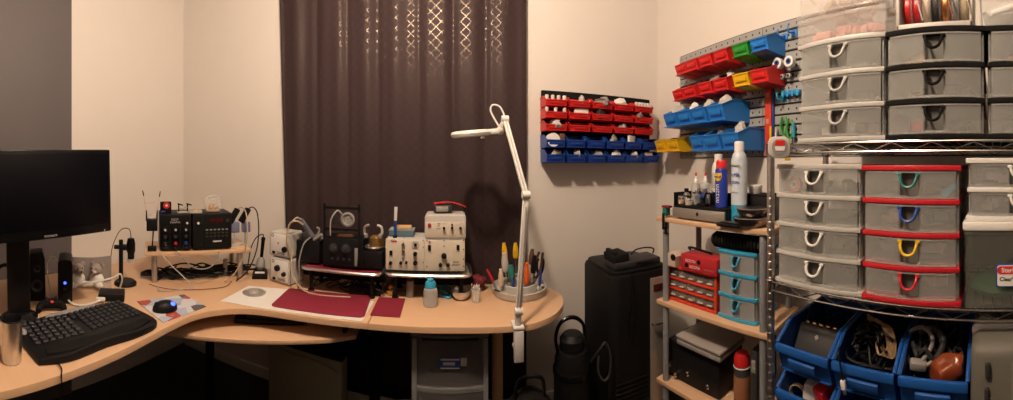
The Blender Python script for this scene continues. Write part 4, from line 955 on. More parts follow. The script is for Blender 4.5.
def bag(w, h, d=0.02, seed=0):
    b = MB().sphere((0, 0, h / 2), (w / 2, d, h / 2), 9, 7, (0, 0, seed)); r = random.Random(seed)
    for v in b.bm.verts: v.co += Vector((r.uniform(-1, 1), r.uniform(-1, 1), r.uniform(-1, 1))) * w * 0.085
    zm = min(v.co.z for v in b.bm.verts)
    for v in b.bm.verts: v.co.z -= zm
    return b
def card(w, h, d=0.02): return MB().box((0, 0, h / 2), (w, d, h), 0.002)
put(bag(0.07, 0.062, seed=1), 'parts_bag', 'lgrey', 0, 1, 'pale crumpled bag in the second top red bin of the back rack', 'bag', 0.02, 0.05)
put(bag(0.11, 0.062, seed=2), 'parts_bag', 'grey', 0, 2, 'grey bag filling the third top red bin of the back rack', 'bag', 0, 0.05)
put(bag(0.09, 0.068, seed=3), 'parts_bag', 'paper', 0, 3, 'white bag in the fourth top red bin of the back rack', 'bag', -0.015, 0.05)
put(card(0.085, 0.060), 'small_carton', 'paper', 1, 1, 'white carton in the second middle red bin of the back rack', 'carton', 0.012, 0.045)
put(card(0.07, 0.064, 0.03), 'small_carton', 'dgrey', 1, 2, 'dark grey carton tilted in the third middle red bin', 'carton', 0.0, 0.05, 0.5)
put(bag(0.08, 0.070, seed=4), 'parts_bag', 'grey', 1, 4, 'grey bag bulging from the fifth middle red bin of the back rack', 'bag', -0.02, 0.05)
put(bag(0.10, 0.056, seed=5), 'parts_bag', 'lgrey', 2, 0, 'pale bag in the first bottom red bin of the back rack', 'bag', 0, 0.05)
put(bag(0.06, 0.058, seed=6), 'parts_bag', 'grey', 2, 3, 'grey bag in the fourth bottom red bin of the back rack', 'bag', 0, 0.05)
sp_ = put(MB().lathe([(0, 0), (0.038, 0), (0.038, 0.040), (0, 0.040)], (0, 0, 0.038), 24, (PI / 2, 0, 0)).lathe([(0.018, 0.0405), (0.034, 0.0405), (0.034, 0.041), (0.018, 0.041)], (0, 0, 0.038), 20, (PI / 2, 0, 0)), 'tape_roll', 'paper', 3, 0, 'fat white roll in the first upper blue bin of the back rack', 'tape roll', -0.012, 0.075)
put(card(0.03, 0.075, 0.03), 'small_carton', 'brown', 3, 0, 'brown carton beside the white roll in the first upper blue bin', 'carton', 0.044, 0.055)
put(bag(0.06, 0.078, seed=7), 'parts_bag', 'grey', 3, 3, 'grey bag in the fourth upper blue bin of the back rack', 'bag', 0, 0.06)
put(card(0.07, 0.080, 0.014), 'small_carton', 'paper', 3, 4, 'white card tilted in the fifth upper blue bin of the back rack', 'card', 0, 0.06, 0.5)
for k, (m_, lab) in enumerate((('grey', 'grey bag in the first bottom blue bin of the back rack'), ('lgrey', 'pale bag in the second bottom blue bin of the back rack'), ('grey', 'grey bag in the third bottom blue bin of the back rack'), ('paper', 'white bag in the fourth bottom blue bin of the back rack'), ('lgrey', 'pale bag in the fifth bottom blue bin of the back rack'))):
    put(bag(0.08, 0.068, seed=10 + k), 'parts_bag', m_, 4, k, lab, 'bag', 0.01, 0.06)
put(card(0.05, 0.062, 0.02), 'small_carton', 'skin', 4, 5, 'pale carton with an orange mark in the last bottom blue bin', 'carton', -0.01, 0.055)

# ================================================================== RIGHT WALL PANEL AND BINS
RT_ = RIGHT.th
pg = thing('mounted_louvre_panel', 'grey slotted metal wall panel carrying coloured bins on the right wall', 'wall panel', (1.3395, 1.69, 1.44), RT_)
W_P, H_P = 1.30, 0.635
MB().box((W_P / 2, -0.004, H_P / 2), (W_P, 0.006, H_P), 0.001).build('back_plate', W['blackm'], pg)
nst = 13; sh = H_P / nst
for k in range(nst):
    m = MB()
    for (a_, b_) in ((0.0, W_P / 2 - 0.002), (W_P / 2 + 0.002, W_P)):
        z0, z1 = k * sh + 0.003, (k + 1) * sh - 0.003
        m.prism([(-0.007, z0), (-0.0125, z0 + 0.003), (-0.011, z1 - 0.002), (-0.007, z1)], a_, b_, 'yz')
    m.build('louvre_strip', W['louvre'], pg)
FS = 0.0125
RBIN = {}
def wall_bin(row, k, px, zb, w, d, h, lip, m, label, rowd=None):
    lxl = RIGHT.lx(px, -(d + FS))
    lx_ = lxl + w / 2
    loc = RIGHT.p(lx_, -(d + FS), zb)
    RBIN[(row, k)] = (lx_, d, zb, w)
    key = ('r', m, d, w)
    if key not in BIN_PROTO:
        o = bin_mesh(w - 0.006, d, h, lip, W[m], 'storage_bin'); tag(o, label, 'bin', 'bins on the grey wall panel'); o.location = loc; o.rotation_euler = (0, 0, RT_); BIN_PROTO[key] = o; return o
    return dup(BIN_PROTO[key], loc, RT_, label, 'bins on the grey wall panel')
G_ = 'of the grey panel'
for row, zb, items in (
    (0, 1.905, ((674, 'red', 'first red bin from the corner in the top row of the grey panel'), (684, 'red', 'second red bin from the corner in the top row of the grey panel'), (697, 'red', 'third red bin from the corner in the top row of the grey panel'), (711.5, 'red', 'fourth red bin in the panel top row, touching the green bin'), (730.5, 'green', 'only green bin on the grey wall panel'), (748.5, 'blue', 'small blue bin right of the green bin'))),
    (1, 1.765, ((671.5, 'red', 'first red bin from the corner in the second row of the grey panel'), (682, 'red', 'second red bin from the corner in the second row of the grey panel'), (697, 'red', 'third red bin from the corner in the second row of the grey panel'), (711.5, 'red', 'fourth red bin in the second panel row, left of the yellow bin'), (731, 'yellow', 'yellow bin between red bins in the second row of the grey panel'), (748.5, 'red', 'red bin right of the yellow bin, beside the white tape rolls')))):
    for k, (px, m_, lab) in enumerate(items):
        wall_bin(row, k, px, zb, 0.112, 0.137, 0.084, 0.058, m_, lab)
for k, px in enumerate((662.5, 675.5, 689, 705)):
    wall_bin(2, k, px, 1.610, 0.128, 0.19, 0.108, 0.076, 'blue', ('first large blue bin from the corner in the third panel row', 'second large blue bin from the corner in the third panel row', 'third large blue bin from the corner in the third panel row', 'large blue bin nearest the red level in the third panel row')[k])
for k, px in enumerate((654, 665.5)):
    wall_bin(3, k, px, 1.478, 0.118, 0.15, 0.084, 0.066, 'yellow', ('yellow bin nearest the room corner in the bottom row of the grey panel', 'yellow bin beside the large blue bins in the bottom row of the panel')[k])
for k, px in enumerate((688, 701.5, 719)):
    wall_bin(3, k + 2, px, 1.470, 0.128, 0.19, 0.105, 0.074, 'blue', ('large blue bin beside the yellow bins in the bottom panel row', 'middle large blue bin of three in the bottom panel row', 'large blue bin nearest the red level in the bottom panel row')[k])
def wput(mb, name, m, row, k, label, cat, dl=0.0, dd=0.06, rz=0.0):
    lx_, d, zb, w = RBIN[(row, k)]
    return tag(mb.build(name, W[m], None, RIGHT.p(lx_ + dl, -(d + FS) + dd, zb + 0.0035), RT_ + rz, 12 if name == 'parts_bag' else 35), label, cat)
wput(MB().cyl((0, 0, 0.075), (0, 0.012, 0.075), 0.052, seg=28).cyl((0, -0.002, 0.075), (0, 0.014, 0.075), 0.018), 'tape_roll', 'lgrey', 2, 0, 'pale round roll standing in the first large blue bin', 'roll', -0.01, 0.075, 0.3)
for row, k, m_, h_, lab in ((2, 1, 'paper', 0.125, 'white bag sticking out of the second large blue bin'), (2, 2, 'lgrey', 0.12, 'pale bag sticking out of the third large blue bin'), (2, 3, 'lgrey', 0.13, 'white bag sticking out of the large blue bin nearest the red level'),
                            (3, 3, 'grey', 0.125, 'grey bag in the middle large blue bin of the bottom row'), (3, 4, 'lgrey', 0.13, 'pale bag in the bottom row blue bin nearest the red level'), (1, 1, 'dgrey', 0.105, 'dark grey bag in the second red bin of the second row'), (1, 2, 'grey', 0.105, 'grey bag in the third red bin of the second row'), (1, 3, 'lgrey', 0.10, 'pale bag in the fourth red bin of the second row')):
    wput(bag(0.085, h_, 0.03, seed=int(h_ * 1000) + k), 'parts_bag', m_, row, k, lab, 'bag', 0.0, 0.085)
# tape rolls, hooks, tools hanging at the right of the panel
YW = -0.0135
def wp_(px, ly=-0.03): return RIGHT.lx(px, ly)
for i, (px, py, lab) in enumerate(((780, 64.5, 'white tape roll with a dark centre beside the red bin on the wall panel'), (791.5, 62.5, 'white tape roll with a dark centre nearest the stacked drawers'))):
    lx_ = wp_(px, -0.05); z = RIGHT.z(py, lx_, -0.05)
    t = thing('tape_roll', lab, 'tape roll', RIGHT.p(lx_, -0.05, z), RT_)
    MB().lathe([(0.013, 0), (0.024, 0), (0.0245, 0.003), (0.0245, 0.026), (0.013, 0.026), (0.013, 0)], seg=28, rot=(PI / 2, 0, 0)).build('tape', W['paper'], t)
    MB().lathe([(0.006, -0.001), (0.013, -0.001), (0.013, 0.0275), (0.006, 0.0275), (0.006, -0.001)], seg=24, rot=(PI / 2, 0, 0)).build('core', W['navy'], t)
    MB().cyl((0, 0.036, 0.004), (0, -0.034, 0.004), 0.0035, seg=8).build('peg', W['dgrey'], t)
lx_ = wp_(786, -0.04); z = RIGHT.z(74, lx_, -0.04)
t = thing('grey_hook_clip', 'dark grey double clip hanging below the white tape rolls', 'clip', RIGHT.p(lx_, -0.03, z), RT_)
MB().box((0, 0.006, 0), (0.05, 0.022, 0.014), 0.003).build('clip_bar', W['dgrey'], t)
for q in (-0.018, 0.018): MB().lathe([(0.006, 0), (0.012, 0.002), (0.012, 0.014), (0.006, 0.016), (0.006, 0)], (q, -0.006, -0.012), 16, (PI / 2, 0, 0)).build('clip_ring', W['grey'], t)
def hook(px, py, m, lab, L=0.05):
    lx_ = wp_(px, -0.03); z = RIGHT.z(py, lx_, -0.03)
    t = thing('hanging_hook', lab, 'hook', RIGHT.p(lx_, -0.0136, z), RT_)
    MB().box((0, -0.002, 0), (0.034, 0.004, 0.03), 0.001).build('plate', W[m], t)
    MB().tube([(0, -0.004, 0.004), (0, -0.02, -0.004), (0, -L, -0.010), (0, -L - 0.008, 0.008), (0, -L - 0.006, 0.016)], 0.0045, 8).build('prong', W[m], t)
hook(783, 36, 'blue', 'blue hook at the upper right of the grey wall panel, left one')
hook(792.5, 32, 'blue', 'blue hook at the upper right of the grey wall panel beside the clear box')
hook(782, 98, 'sky', 'pale blue hook on the grey panel left of the bright blue holder')
lx_ = wp_(789, -0.03); z = RIGHT.z(93, lx_, -0.03)
t = thing('tool_holder', 'bright blue bar holder on the grey panel beside the stacked drawers', 'holder', RIGHT.p(lx_, -0.0136, z), RT_)
MB().box((0.01, -0.012, 0), (0.10, 0.024, 0.024), 0.004).build('holder_bar', W['blue'], t)
for k in range(4): MB().box((-0.028 + 0.026 * k, -0.026, -0.004), (0.012, 0.006, 0.030), 0.002).build('grip_finger', W['sky'], t)
# red level
xl = wp_(768, -0.03); zt = RIGHT.z(87, xl, -0.03); zb_ = RIGHT.z(156, xl, -0.03)
lv = thing('spirit_level', 'long red level hanging upright on the grey wall panel', 'level', RIGHT.p(xl, -0.014, zb_), RT_)
MB().box((0, -0.010, (zt - zb_) / 2), (0.036, 0.018, zt - zb_), 0.003).build('level_body', W['orangered'], lv)
for f in (0.12, 0.5, 0.88): MB().box((0.0, -0.0195, (zt - zb_) * f), (0.018, 0.004, 0.024), 0.002).build('window', W['pink'], lv)
lvd = MB().box((0.024, -0.006, (zt - zb_) * 0.58), (0.010, 0.010, (zt - zb_) * 0.7), 0.002).build('dark_edge', W['navy'], lv)
# screwdrivers and pliers
def hung(name, lab, cat, px, py0, py1, m, r=0.007, tip='steel'):
    lx_ = wp_(px, -0.035); za = RIGHT.z(py0, lx_, -0.035); zb2 = RIGHT.z(py1, lx_, -0.035)
    t = thing(name, lab, cat, RIGHT.p(lx_, -0.034, zb2), RT_)
    L = za - zb2
    MB().lathe([(0, L), (r * 0.8, L - 0.002), (r, L * 0.8), (r * 0.8, L * 0.55), (r, L * 0.46), (0.003, L * 0.42), (0, L * 0.42)], seg=14).build('handle', W[m], t)
    MB().cyl((0, 0, 0), (0, 0, L * 0.45), 0.0028, seg=8).build('shaft', W[tip], t)
    MB().box((0, 0.012, L * 0.42), (0.016, 0.018, 0.008), 0.002).build('peg', W['dgrey'], t)
hung('screwdriver', 'yellow screwdriver hanging right of the red level', 'screwdriver', 770.5, 126, 150, 'yellow')
hung('screwdriver', 'tan handled screwdriver hanging above the tape measure', 'screwdriver', 776, 127, 150, 'skin')
for i, (px, lab) in enumerate(((783.5, 'green handled pliers hanging above the tape measure'), (789.5, 'green handled cutters hanging beside the stacked drawers'))):
    lx_ = wp_(px, -0.035); za = RIGHT.z(117 + 3 * i, lx_, -0.035)
    t = thing('pliers', lab, 'pliers', RIGHT.p(lx_, -0.032, za - 0.13), RT_)
    MB().prism([(-0.003, 0), (0.003, 0), (0.011, 0.03), (0.011, 0.05), (-0.011, 0.05), (-0.011, 0.03)], -0.004, 0.004, 'xz', 0.001).build('jaws', W['steel'], t)
    for q in (-1, 1): MB().tube([(q * 0.005, 0, 0.045), (q * 0.016, 0, 0.075), (q * 0.016, 0, 0.105), (q * 0.009, 0, 0.13)], 0.006, 8).build('grip', W['green'], t)
    MB().box((0, 0.012, 0.05), (0.018, 0.018, 0.006), 0.001).build('peg', W['dgrey'], t)
t = hung('screwdriver', 'blue screwdriver hanging at the right edge of the grey panel', 'screwdriver', 793.5, 122, 150, 'sky')
# ================================================================== WOODEN SHELF UNIT BY THE RIGHT WALL
ST = SHELF.th
SW, SD = 0.564, 0.285
su = thing('shelf_unit', 'open shelf unit with light wood shelves and grey posts by the right wall', 'shelf unit', SHELF.p(0, 0, 0), ST)
ZSH = (1.162, 0.779, 0.416, 0.06)
for z in ZSH:
    MB().box((SW / 2, SD / 2, z - 0.010), (SW + 0.012, SD, 0.020), 0.003).build('shelf_board', W['wood'], su)
for lx_ in (0.036, SW - 0.030):
    for ly_ in (0.022, SD - 0.022):
        for a_, b_ in ((0.0, 0.04), (0.06, 0.396), (0.416, 0.759), (0.779, 1.142)):
            pass
        MB().cyl((lx_, ly_, 0), (lx_, ly_, 1.141), 0.0145, seg=20).build('post', W['postgrey'], su)
def sx(px, d=0.03): return SHELF.lx(px, d)
def sz(py, lx_, d=0.03): return SHELF.z(py, lx_, d)
ZA = 1.1625
# amplifier with silver front
d0 = 0.015
xa, xb_ = sx(673, d0), sx(725.5, d0); w = xb_ - xa
am = thing('amplifier', 'black device with a plain silver front on the top wooden shelf', 'amplifier', SHELF.p((xa + xb_) / 2, d0, ZA), ST)
MB().box((0, 0.105, 0.031), (w, 0.205, 0.050), 0.003).build('housing', W['black'], am)
MB().box((0, 0.0, 0.0285), (w - 0.004, 0.010, 0.042), 0.001).build('front_panel', W['alu'], am)
MB().prism([(0, -0.009), (0.0075, 0), (0, 0.009), (-0.0075, 0)], -0.008, -0.004, 'xz').xf(Matrix.Translation((0.002, 0, 0.031))).build('diamond_knob', W['black'], am)
for qx in (-w / 2 + 0.02, w / 2 - 0.02):
    for qy in (0.025, 0.18): MB().cyl((qx, qy, 0), (qx, qy, 0.007), 0.009, seg=12).build('foot', W['black'], am)
bty = thing('bottle_tray', 'open fronted black tray holding the bottles on the silver fronted device', 'tray', SHELF.p((xa + xb_) / 2, d0, ZA + 0.0565), ST)
MB().box((0, 0.062, 0.0015), (w - 0.002, 0.120, 0.003)).build('tray_floor', W['blackm'], bty)
MB().box((0, 0.1215, 0.030), (w - 0.002, 0.005, 0.058), 0.001).build('rear_wall', W['blackm'], bty)
MB().box((-w / 2 + 0.004, 0.062, 0.030), (0.005, 0.118, 0.058), 0.001).build('side_wall', W['blackm'], bty)
ZB = ZA + 0.0600
# black box at right behind
xa, xb_ = xb_ + 0.004, sx(766, 0.11); 
bb = thing('black_case', 'plain black box at the right end of the top wooden shelf behind the steel lids', 'box', SHELF.p((xa + xb_) / 2, 0.125, ZA), ST)
wb = xb_ - xa
MB().box((0, 0.06, 0.055), (wb, 0.12, 0.11), 0.004).build('case_body', W['black'], bb)
MB().box((0, 0.06, 0.112), (wb + 0.004, 0.124, 0.006), 0.002).build('case_lid', W['blackm'], bb)
# bottles on the amplifier
def bottle(name, label, cat, px, d, prof, m, zb, extra=(), seg=24):
    lx_ = sx(px, d); t = thing(name, label, cat, SHELF.p(lx_, d, zb), ST)
    MB().lathe(prof, seg=seg).build('bottle_body', m if not isinstance(m, str) else W[m], t)
    for nm, pr, mm in extra: MB().lathe(pr, seg=seg).build(nm, W[mm], t)
    return t
def hpx(py, px, d, zb): 
    lx_ = sx(px, d); return sz(py, lx_, d) - zb
dd = 0.095
for i, (px, lab) in enumerate(((696, 'translucent dropper bottle with a red tip, nearer the room corner'), (705.5, 'translucent dropper bottle with a red tip, nearer the blue can'))):
    h = hpx(172, px, dd, ZB)
    bottle('dropper_bottle', lab, 'bottle', px, dd, [(0, 0), (0.019, 0), (0.021, 0.004), (0.021, h * 0.55), (0.017, h * 0.66), (0.008, h * 0.70), (0, h * 0.70)], MATS['milky_bottle'] , ZB,
           (('spout', [(0.0095, h * 0.69), (0.0095, h * 0.76), (0.005, h * 0.80), (0.0035, h * 0.90), (0, h * 0.90)], 'paper'), ('red_tip', [(0.0042, h * 0.88), (0.0042, h * 0.97), (0.002, h), (0, h)], 'red')))
for i, (px, d, hh, lab) in enumerate(((681, 0.06, 0.048, 'small squat glass bottle with a dark cap at the left of the amplifier top'), (686.5, 0.095, 0.066, 'small glass bottle with a dark cap beside the dropper bottles'), (689, 0.045, 0.040, 'tiny glass bottle with a dark cap at the front of the amplifier'))):
    bottle('glass_bottle', lab, 'bottle', px, d, [(0, 0), (0.017, 0), (0.019, 0.004), (0.019, hh * 0.6), (0.010, hh * 0.78), (0.009, hh * 0.85), (0, hh * 0.85)], 'glass', ZB, (('cap', [(0.0105, hh * 0.83), (0.0105, hh * 1.05), (0, hh * 1.07)], 'black'), ('contents', [(0, 0.003), (0.015, 0.003), (0.016, hh * 0.4), (0, hh * 0.42)], 'tan' if i == 0 else 'skin')))
lx_ = sx(703, 0.055)
cm = thing('small_vise', 'small chrome clamp with a dark blue body among the bottles on the amplifier', 'vise', SHELF.p(lx_, 0.055, ZB), ST)
MB().box((0, 0, 0.006), (0.045, 0.035, 0.012), 0.002).cyl((0, 0, 0.01), (0, 0, 0.05), 0.010, seg=14).build('vise_base', W['blackm'], cm)
MB().box((-0.016, 0, 0.064), (0.012, 0.028, 0.026), 0.003).box((0.018, 0, 0.064), (0.012, 0.028, 0.026), 0.003).build('jaws', W['chrome'], cm)
MB().cyl((-0.045, 0, 0.060), (0.042, 0, 0.060), 0.0045, seg=10).sphere((-0.048, 0, 0.060), 0.009).sphere((0.044, 0, 0.060), 0.009).build('screw_bar', W['chrome'], cm)
MB().box((0, 0, 0.044), (0.026, 0.022, 0.016), 0.003).build('body_block', W['navy'], cm)
# blue spray can with a red cap
px = 721.5; d = 0.075; h = hpx(160, px, d, ZB); 
lx_ = sx(px, d); rC = 0.0265
wd = thing('spray_can', 'blue spray can with a yellow shield and a red cap on the amplifier', 'spray can', SHELF.p(lx_, d, ZB), ST)
MB().lathe([(0, 0), (rC, 0), (rC + 0.001, 0.003), (rC, 0.006), (rC, h * 0.78), (rC * 0.8, h * 0.84), (0, h * 0.84)], seg=28).build('can_body', mat('deep_blue_label', (0.012, 0.035, 0.30), 0.35), wd)
MB().lathe([(rC * 0.86, h * 0.82), (rC * 0.86, h * 0.96), (rC * 0.7, h), (0, h)], seg=28).build('cap', W['red'], wd)
sh_ = MB().prism([(-0.017, 0.017), (0.017, 0.017), (0.018, 0.0), (0.011, -0.012), (0, -0.018), (-0.011, -0.012), (-0.018, 0.0)], 0, 0.001, 'xz')
def wrap(mb, r, off=0.0):
    bmesh.ops.subdivide_edges(mb.bm, edges=[e for e in mb.bm.edges], cuts=2, use_grid_fill=True)
    for v in mb.bm.verts:
        a = v.co.x / r; rr = r + 0.0006 - v.co.y
        v.co.x = rr * math.sin(a); v.co.y = -rr * math.cos(a)
    return mb
wrap(sh_.xf(Matrix.Translation((0, 0, h * 0.64))), rC).build('yellow_shield', W['yellow'], wd)
tw = text('WD-40', 0.011, mat('ink_blue', (0.01, 0.02, 0.2), 0.5), wd, (0, -rC - 0.0018, h * 0.645), bold=True)
marks(wd, W['paper'], (0.0, -rC - 0.0012, h * 0.30), h * 0.40, 0.014, 6, 'lettering', 0.0, True)
# white and blue can
px = 739.5; d = 0.115; h = hpx(142, px, d, ZA); lx_ = sx(px, d - 0.03); rW = 0.033
wc_ = thing('spray_can', 'tall white and blue spray can with a white cap standing beside the blue one', 'spray can', SHELF.p(lx_, 0.083, ZA), ST)
MB().lathe([(0, 0), (rW, 0), (rW + 0.001, 0.004), (rW, 0.008), (rW, h * 0.76), (rW * 0.82, h * 0.84), (rW * 0.6, h * 0.87), (0, h * 0.87)], seg=32).build('can_body', mat('pale_blue_can', (0.55, 0.62, 0.70), 0.35), wc_)
MB().lathe([(rW * 0.62, h * 0.86), (rW * 0.60, h * 0.985), (rW * 0.5, h), (0, h)], seg=28).build('cap', W['white'], wc_)
MB().lathe([(rW + 0.0006, h * 0.02), (rW + 0.0006, h * 0.22), (rW, h * 0.23), (rW, h * 0.02)], seg=32).build('blue_band', W['sky'], wc_)
text('SUPER', 0.017, W['navy'], wc_, (0, -rW - 0.0010, h * 0.59), bold=True, sx=0.9)
marks(wc_, W['navy'], (0, -rW - 0.0012, h * 0.50), 0.045, 0.011, 5)
marks(wc_, W['dgrey'], (0, -rW - 0.0012, h * 0.70), 0.046, 0.008, 8)
marks(wc_, W['grey'], (0, -rW - 0.0012, h * 0.38), 0.036, 0.006, 7)
# second white bottle behind
px = 718.5; d = 0.165; h = hpx(154, px, d, ZB)
bottle('spray_bottle', 'white bottle with a white cap half hidden behind the blue spray can', 'bottle', px, 0.175, [(0, 0), (0.029, 0), (0.031, 0.004), (0.031, h * 0.72), (0.024, h * 0.82), (0.018, h * 0.85), (0, h * 0.85)], 'white', ZB, (('cap', [(0.019, h * 0.84), (0.019, h * 0.985), (0.016, h), (0, h)], 'paper'), ('pink_label', [(0.0312, h * 0.32), (0.0316, h * 0.33), (0.0316, h * 0.62), (0.0312, h * 0.63)], 'lgrey')))
# small white jar on black box
px = 755.5; lx_ = sx(px, 0.17)
t = thing('white_jar', 'small squat white jar on the plain black box', 'jar', SHELF.p(lx_, 0.17, ZA + 0.1155), ST)
MB().lathe([(0, 0), (0.026, 0), (0.028, 0.004), (0.028, 0.022), (0, 0.024)], seg=24).build('jar_body', W['lgrey'], t)
MB().lathe([(0.029, 0.022), (0.030, 0.024), (0.030, 0.036), (0.027, 0.039), (0, 0.039)], seg=24).build('lid', W['white'], t)
# steel lids
lx_ = sx(756, 0.065)
for i, (rr, hh, zo, lab) in enumerate(((0.070, 0.040, 0.0, 'large dark steel dish at the bottom of the stack on the top shelf'), (0.060, 0.034, 0.0405, 'smaller dark steel dish on top of the stack on the top shelf'))):
    t = thing('steel_dish', lab, 'dish', SHELF.p(lx_ + 0.004 * i - 0.01, 0.045 - 0.002 * i, ZA + zo), ST)
    MB().lathe([(0, 0), (rr * 0.72, 0), (rr * 0.80, 0.003), (rr * 0.96, hh * 0.55), (rr * 0.98, hh * 0.8), (rr, hh * 0.84), (rr, hh * 0.94), (rr * 0.9, hh), (0, hh)], seg=40).build('dish_body', mat('dark_steel', (0.20, 0.17, 0.16), 0.3, 1.0), t)
    MB().lathe([(rr * 0.985, hh * 0.86), (rr * 1.02, hh * 0.90), (rr * 0.985, hh * 0.95), (rr * 0.96, hh * 0.9), (rr * 0.985, hh * 0.86)], seg=40).build('rolled_rim', W['steel'], t)
lx_ = sx(728, -0.005)
t = thing('wallet_pouch', 'small black pouch lying at the front edge of the top wooden shelf', 'pouch', SHELF.p(lx_ + 0.005, -0.0, ZA), ST)
t.location = SHELF.p(lx_ + 0.012, -0.012, ZA)
MB().prism([(-0.055, -0.012), (-0.045, -0.02), (0.045, -0.02), (0.055, -0.01), (0.04, 0.02), (-0.04, 0.02)], 0.0, 0.014, 'xy', 0.005).build('pouch_body', W['black'], t)
MB().tube([(-0.04, 0.0, 0.016), (0.0, -0.012, 0.019), (0.04, 0.0, 0.016), (0.0, 0.012, 0.018), (-0.04, 0.0, 0.016)], 0.003).build('pouch_seam', W['dgrey'], t)
# clamp at the left shelf end
lx_ = sx(667.5, 0.02)
t = thing('bench_clamp', 'small teal and red clamp gripping the left end of the top shelf', 'clamp', SHELF.p(lx_, -0.008, ZA), ST)
MB().box((0, 0.02, 0.026), (0.024, 0.030, 0.036), 0.004).build('teal_body', W['teal'], t)
MB().box((0.004, 0.02, 0.049), (0.044, 0.028, 0.010), 0.003).build('red_top', W['maroon'], t)
MB().box((0, -0.0, -0.012), (0.010, 0.008, 0.066), 0.002).box((0, 0.01, -0.048), (0.010, 0.030, 0.008), 0.002).cyl((0, 0.018, -0.075), (0, 0.018, -0.022), 0.004, seg=10).cyl((-0.016, 0.018, -0.072), (0.016, 0.018, -0.072), 0.003, seg=8).build('screw_jaw', W['blackm'], t)

# -------- second shelf: red organiser, red box, blue drawers
ZC = 0.7795
d0 = 0.042
xa, xb_ = sx(666.5, d0), sx(716.5, d0); w = xb_ - xa; h = 0.160
og = thing('drawer_organiser', 'red small parts cabinet with fifteen clear little drawers on the middle shelf', 'cabinet', SHELF.p((xa + xb_) / 2, d0, ZC), ST)
t_ = 0.012
f = MB().box((0, 0.07, t_ / 2), (w, 0.14, t_), 0.003).box((0, 0.07, h - t_ / 2), (w, 0.14, t_), 0.003).box((-w / 2 + t_ / 2, 0.07, h / 2), (t_, 0.14, h), 0.003).box((w / 2 - t_ / 2, 0.07, h / 2), (t_, 0.14, h), 0.003).box((0, 0.137, h / 2), (w - 0.004, 0.006, h - 0.004))
ih_ = (h - 2 * t_) / 3
for k in (1, 2): f.box((0, 0.07, t_ + k * ih_), (w - 0.01, 0.138, 0.009), 0.001)
f.build('cabinet_frame', W['orangered'], og)
iw = (w - 2 * t_ - 0.004) / 5
mc = mat('drawer_clear_dark', (0.30, 0.27, 0.25), 0.25, alpha=0.55)
for r_ in range(3):
    for c_ in range(5):
        cx = -w / 2 + t_ + 0.002 + iw * (c_ + 0.5); cz = t_ + ih_ * (r_ + 0.5)
        dr = MB().box((cx, 0.010, cz), (iw - 0.003, 0.003, ih_ - 0.014), 0.001).box((cx, 0.06, cz - ih_ / 2 + 0.0085), (iw - 0.005, 0.095, 0.002)).box((cx - iw / 2 + 0.003, 0.06, cz - 0.002), (0.0015, 0.095, ih_ - 0.020)).box((cx + iw / 2 - 0.003, 0.06, cz - 0.002), (0.0015, 0.095, ih_ - 0.020)).build('drawer', mc, og)
        MB().box((cx, 0.004, cz - ih_ * 0.16), (iw * 0.5, 0.010, 0.005), 0.002).build('pull', W['lgrey'], dr)
        q = RND.random()
        MB().box((cx, 0.05, cz - ih_ / 2 + 0.018), (iw - 0.012, 0.05, 0.013), 0.004).build('stored_parts', W[('grey', 'dgrey', 'brown', 'lgrey')[int(q * 4)]], dr)
ZO = ZC + h + 0.0005
xa, xb_ = sx(681, 0.03), sx(716.5, 0.03); w = xb_ - xa
rb = thing('red_carton', 'red printed carton lying on the red small parts cabinet', 'carton', SHELF.p((xa + xb_) / 2, 0.03, ZO), ST)
MB().box((0, 0.05, 0.034), (w, 0.10, 0.068), 0.002).build('carton_body', mat('red_print', (0.48, 0.02, 0.03), 0.5), rb)
marks(rb, W['paper'], (-w * 0.22, -0.0006, 0.044), w * 0.30, 0.011, 5); marks(rb, W['paper'], (-w * 0.10, -0.0006, 0.020), w * 0.30, 0.011, 5); marks(rb, W['pink'], (w * 0.30, -0.0006, 0.020), w * 0.26, 0.006, 8)
for ex, ez in ((w * 0.02, 0.045), (-w * 0.33, 0.022)): MB().cyl((ex, -0.0008, ez), (ex, 0.0, ez), 0.010, seg=18).build('dark_emblem', W['blackm'], rb)
xq = sx(671.5, 0.03)
td = thing('tape_dispenser', 'beige wedge shaped dispenser at the left end of the red cabinet', 'dispenser', SHELF.p(xq, 0.02, ZO), ST)
MB().prism([(-0.032, 0), (0.030, 0), (0.036, 0.050), (0.012, 0.066), (-0.020, 0.060)], 0, 0.06, 'xz', 0.006).build('dispenser_body', W['skin'], td)
MB().lathe([(0.013, 0), (0.015, 0.004), (0.011, 0.008), (0.005, 0.006), (0, 0.006)], (0.020, 0.002, 0.045), 18, (PI / 2, 0, 0)).build('dark_roller', W['blackm'], td)
cab('dark_cable', 'dark cable arching over the red carton', [SHELF.p(xa + 0.005, 0.09, ZO + 0.074), SHELF.p(xa + 0.02, 0.06, ZO + 0.092), SHELF.p(xa + 0.06, 0.05, ZO + 0.097), SHELF.p(xa + 0.10, 0.07, ZO + 0.085), SHELF.p(xa + 0.13, 0.09, ZO + 0.074)], 0.005, 'black')

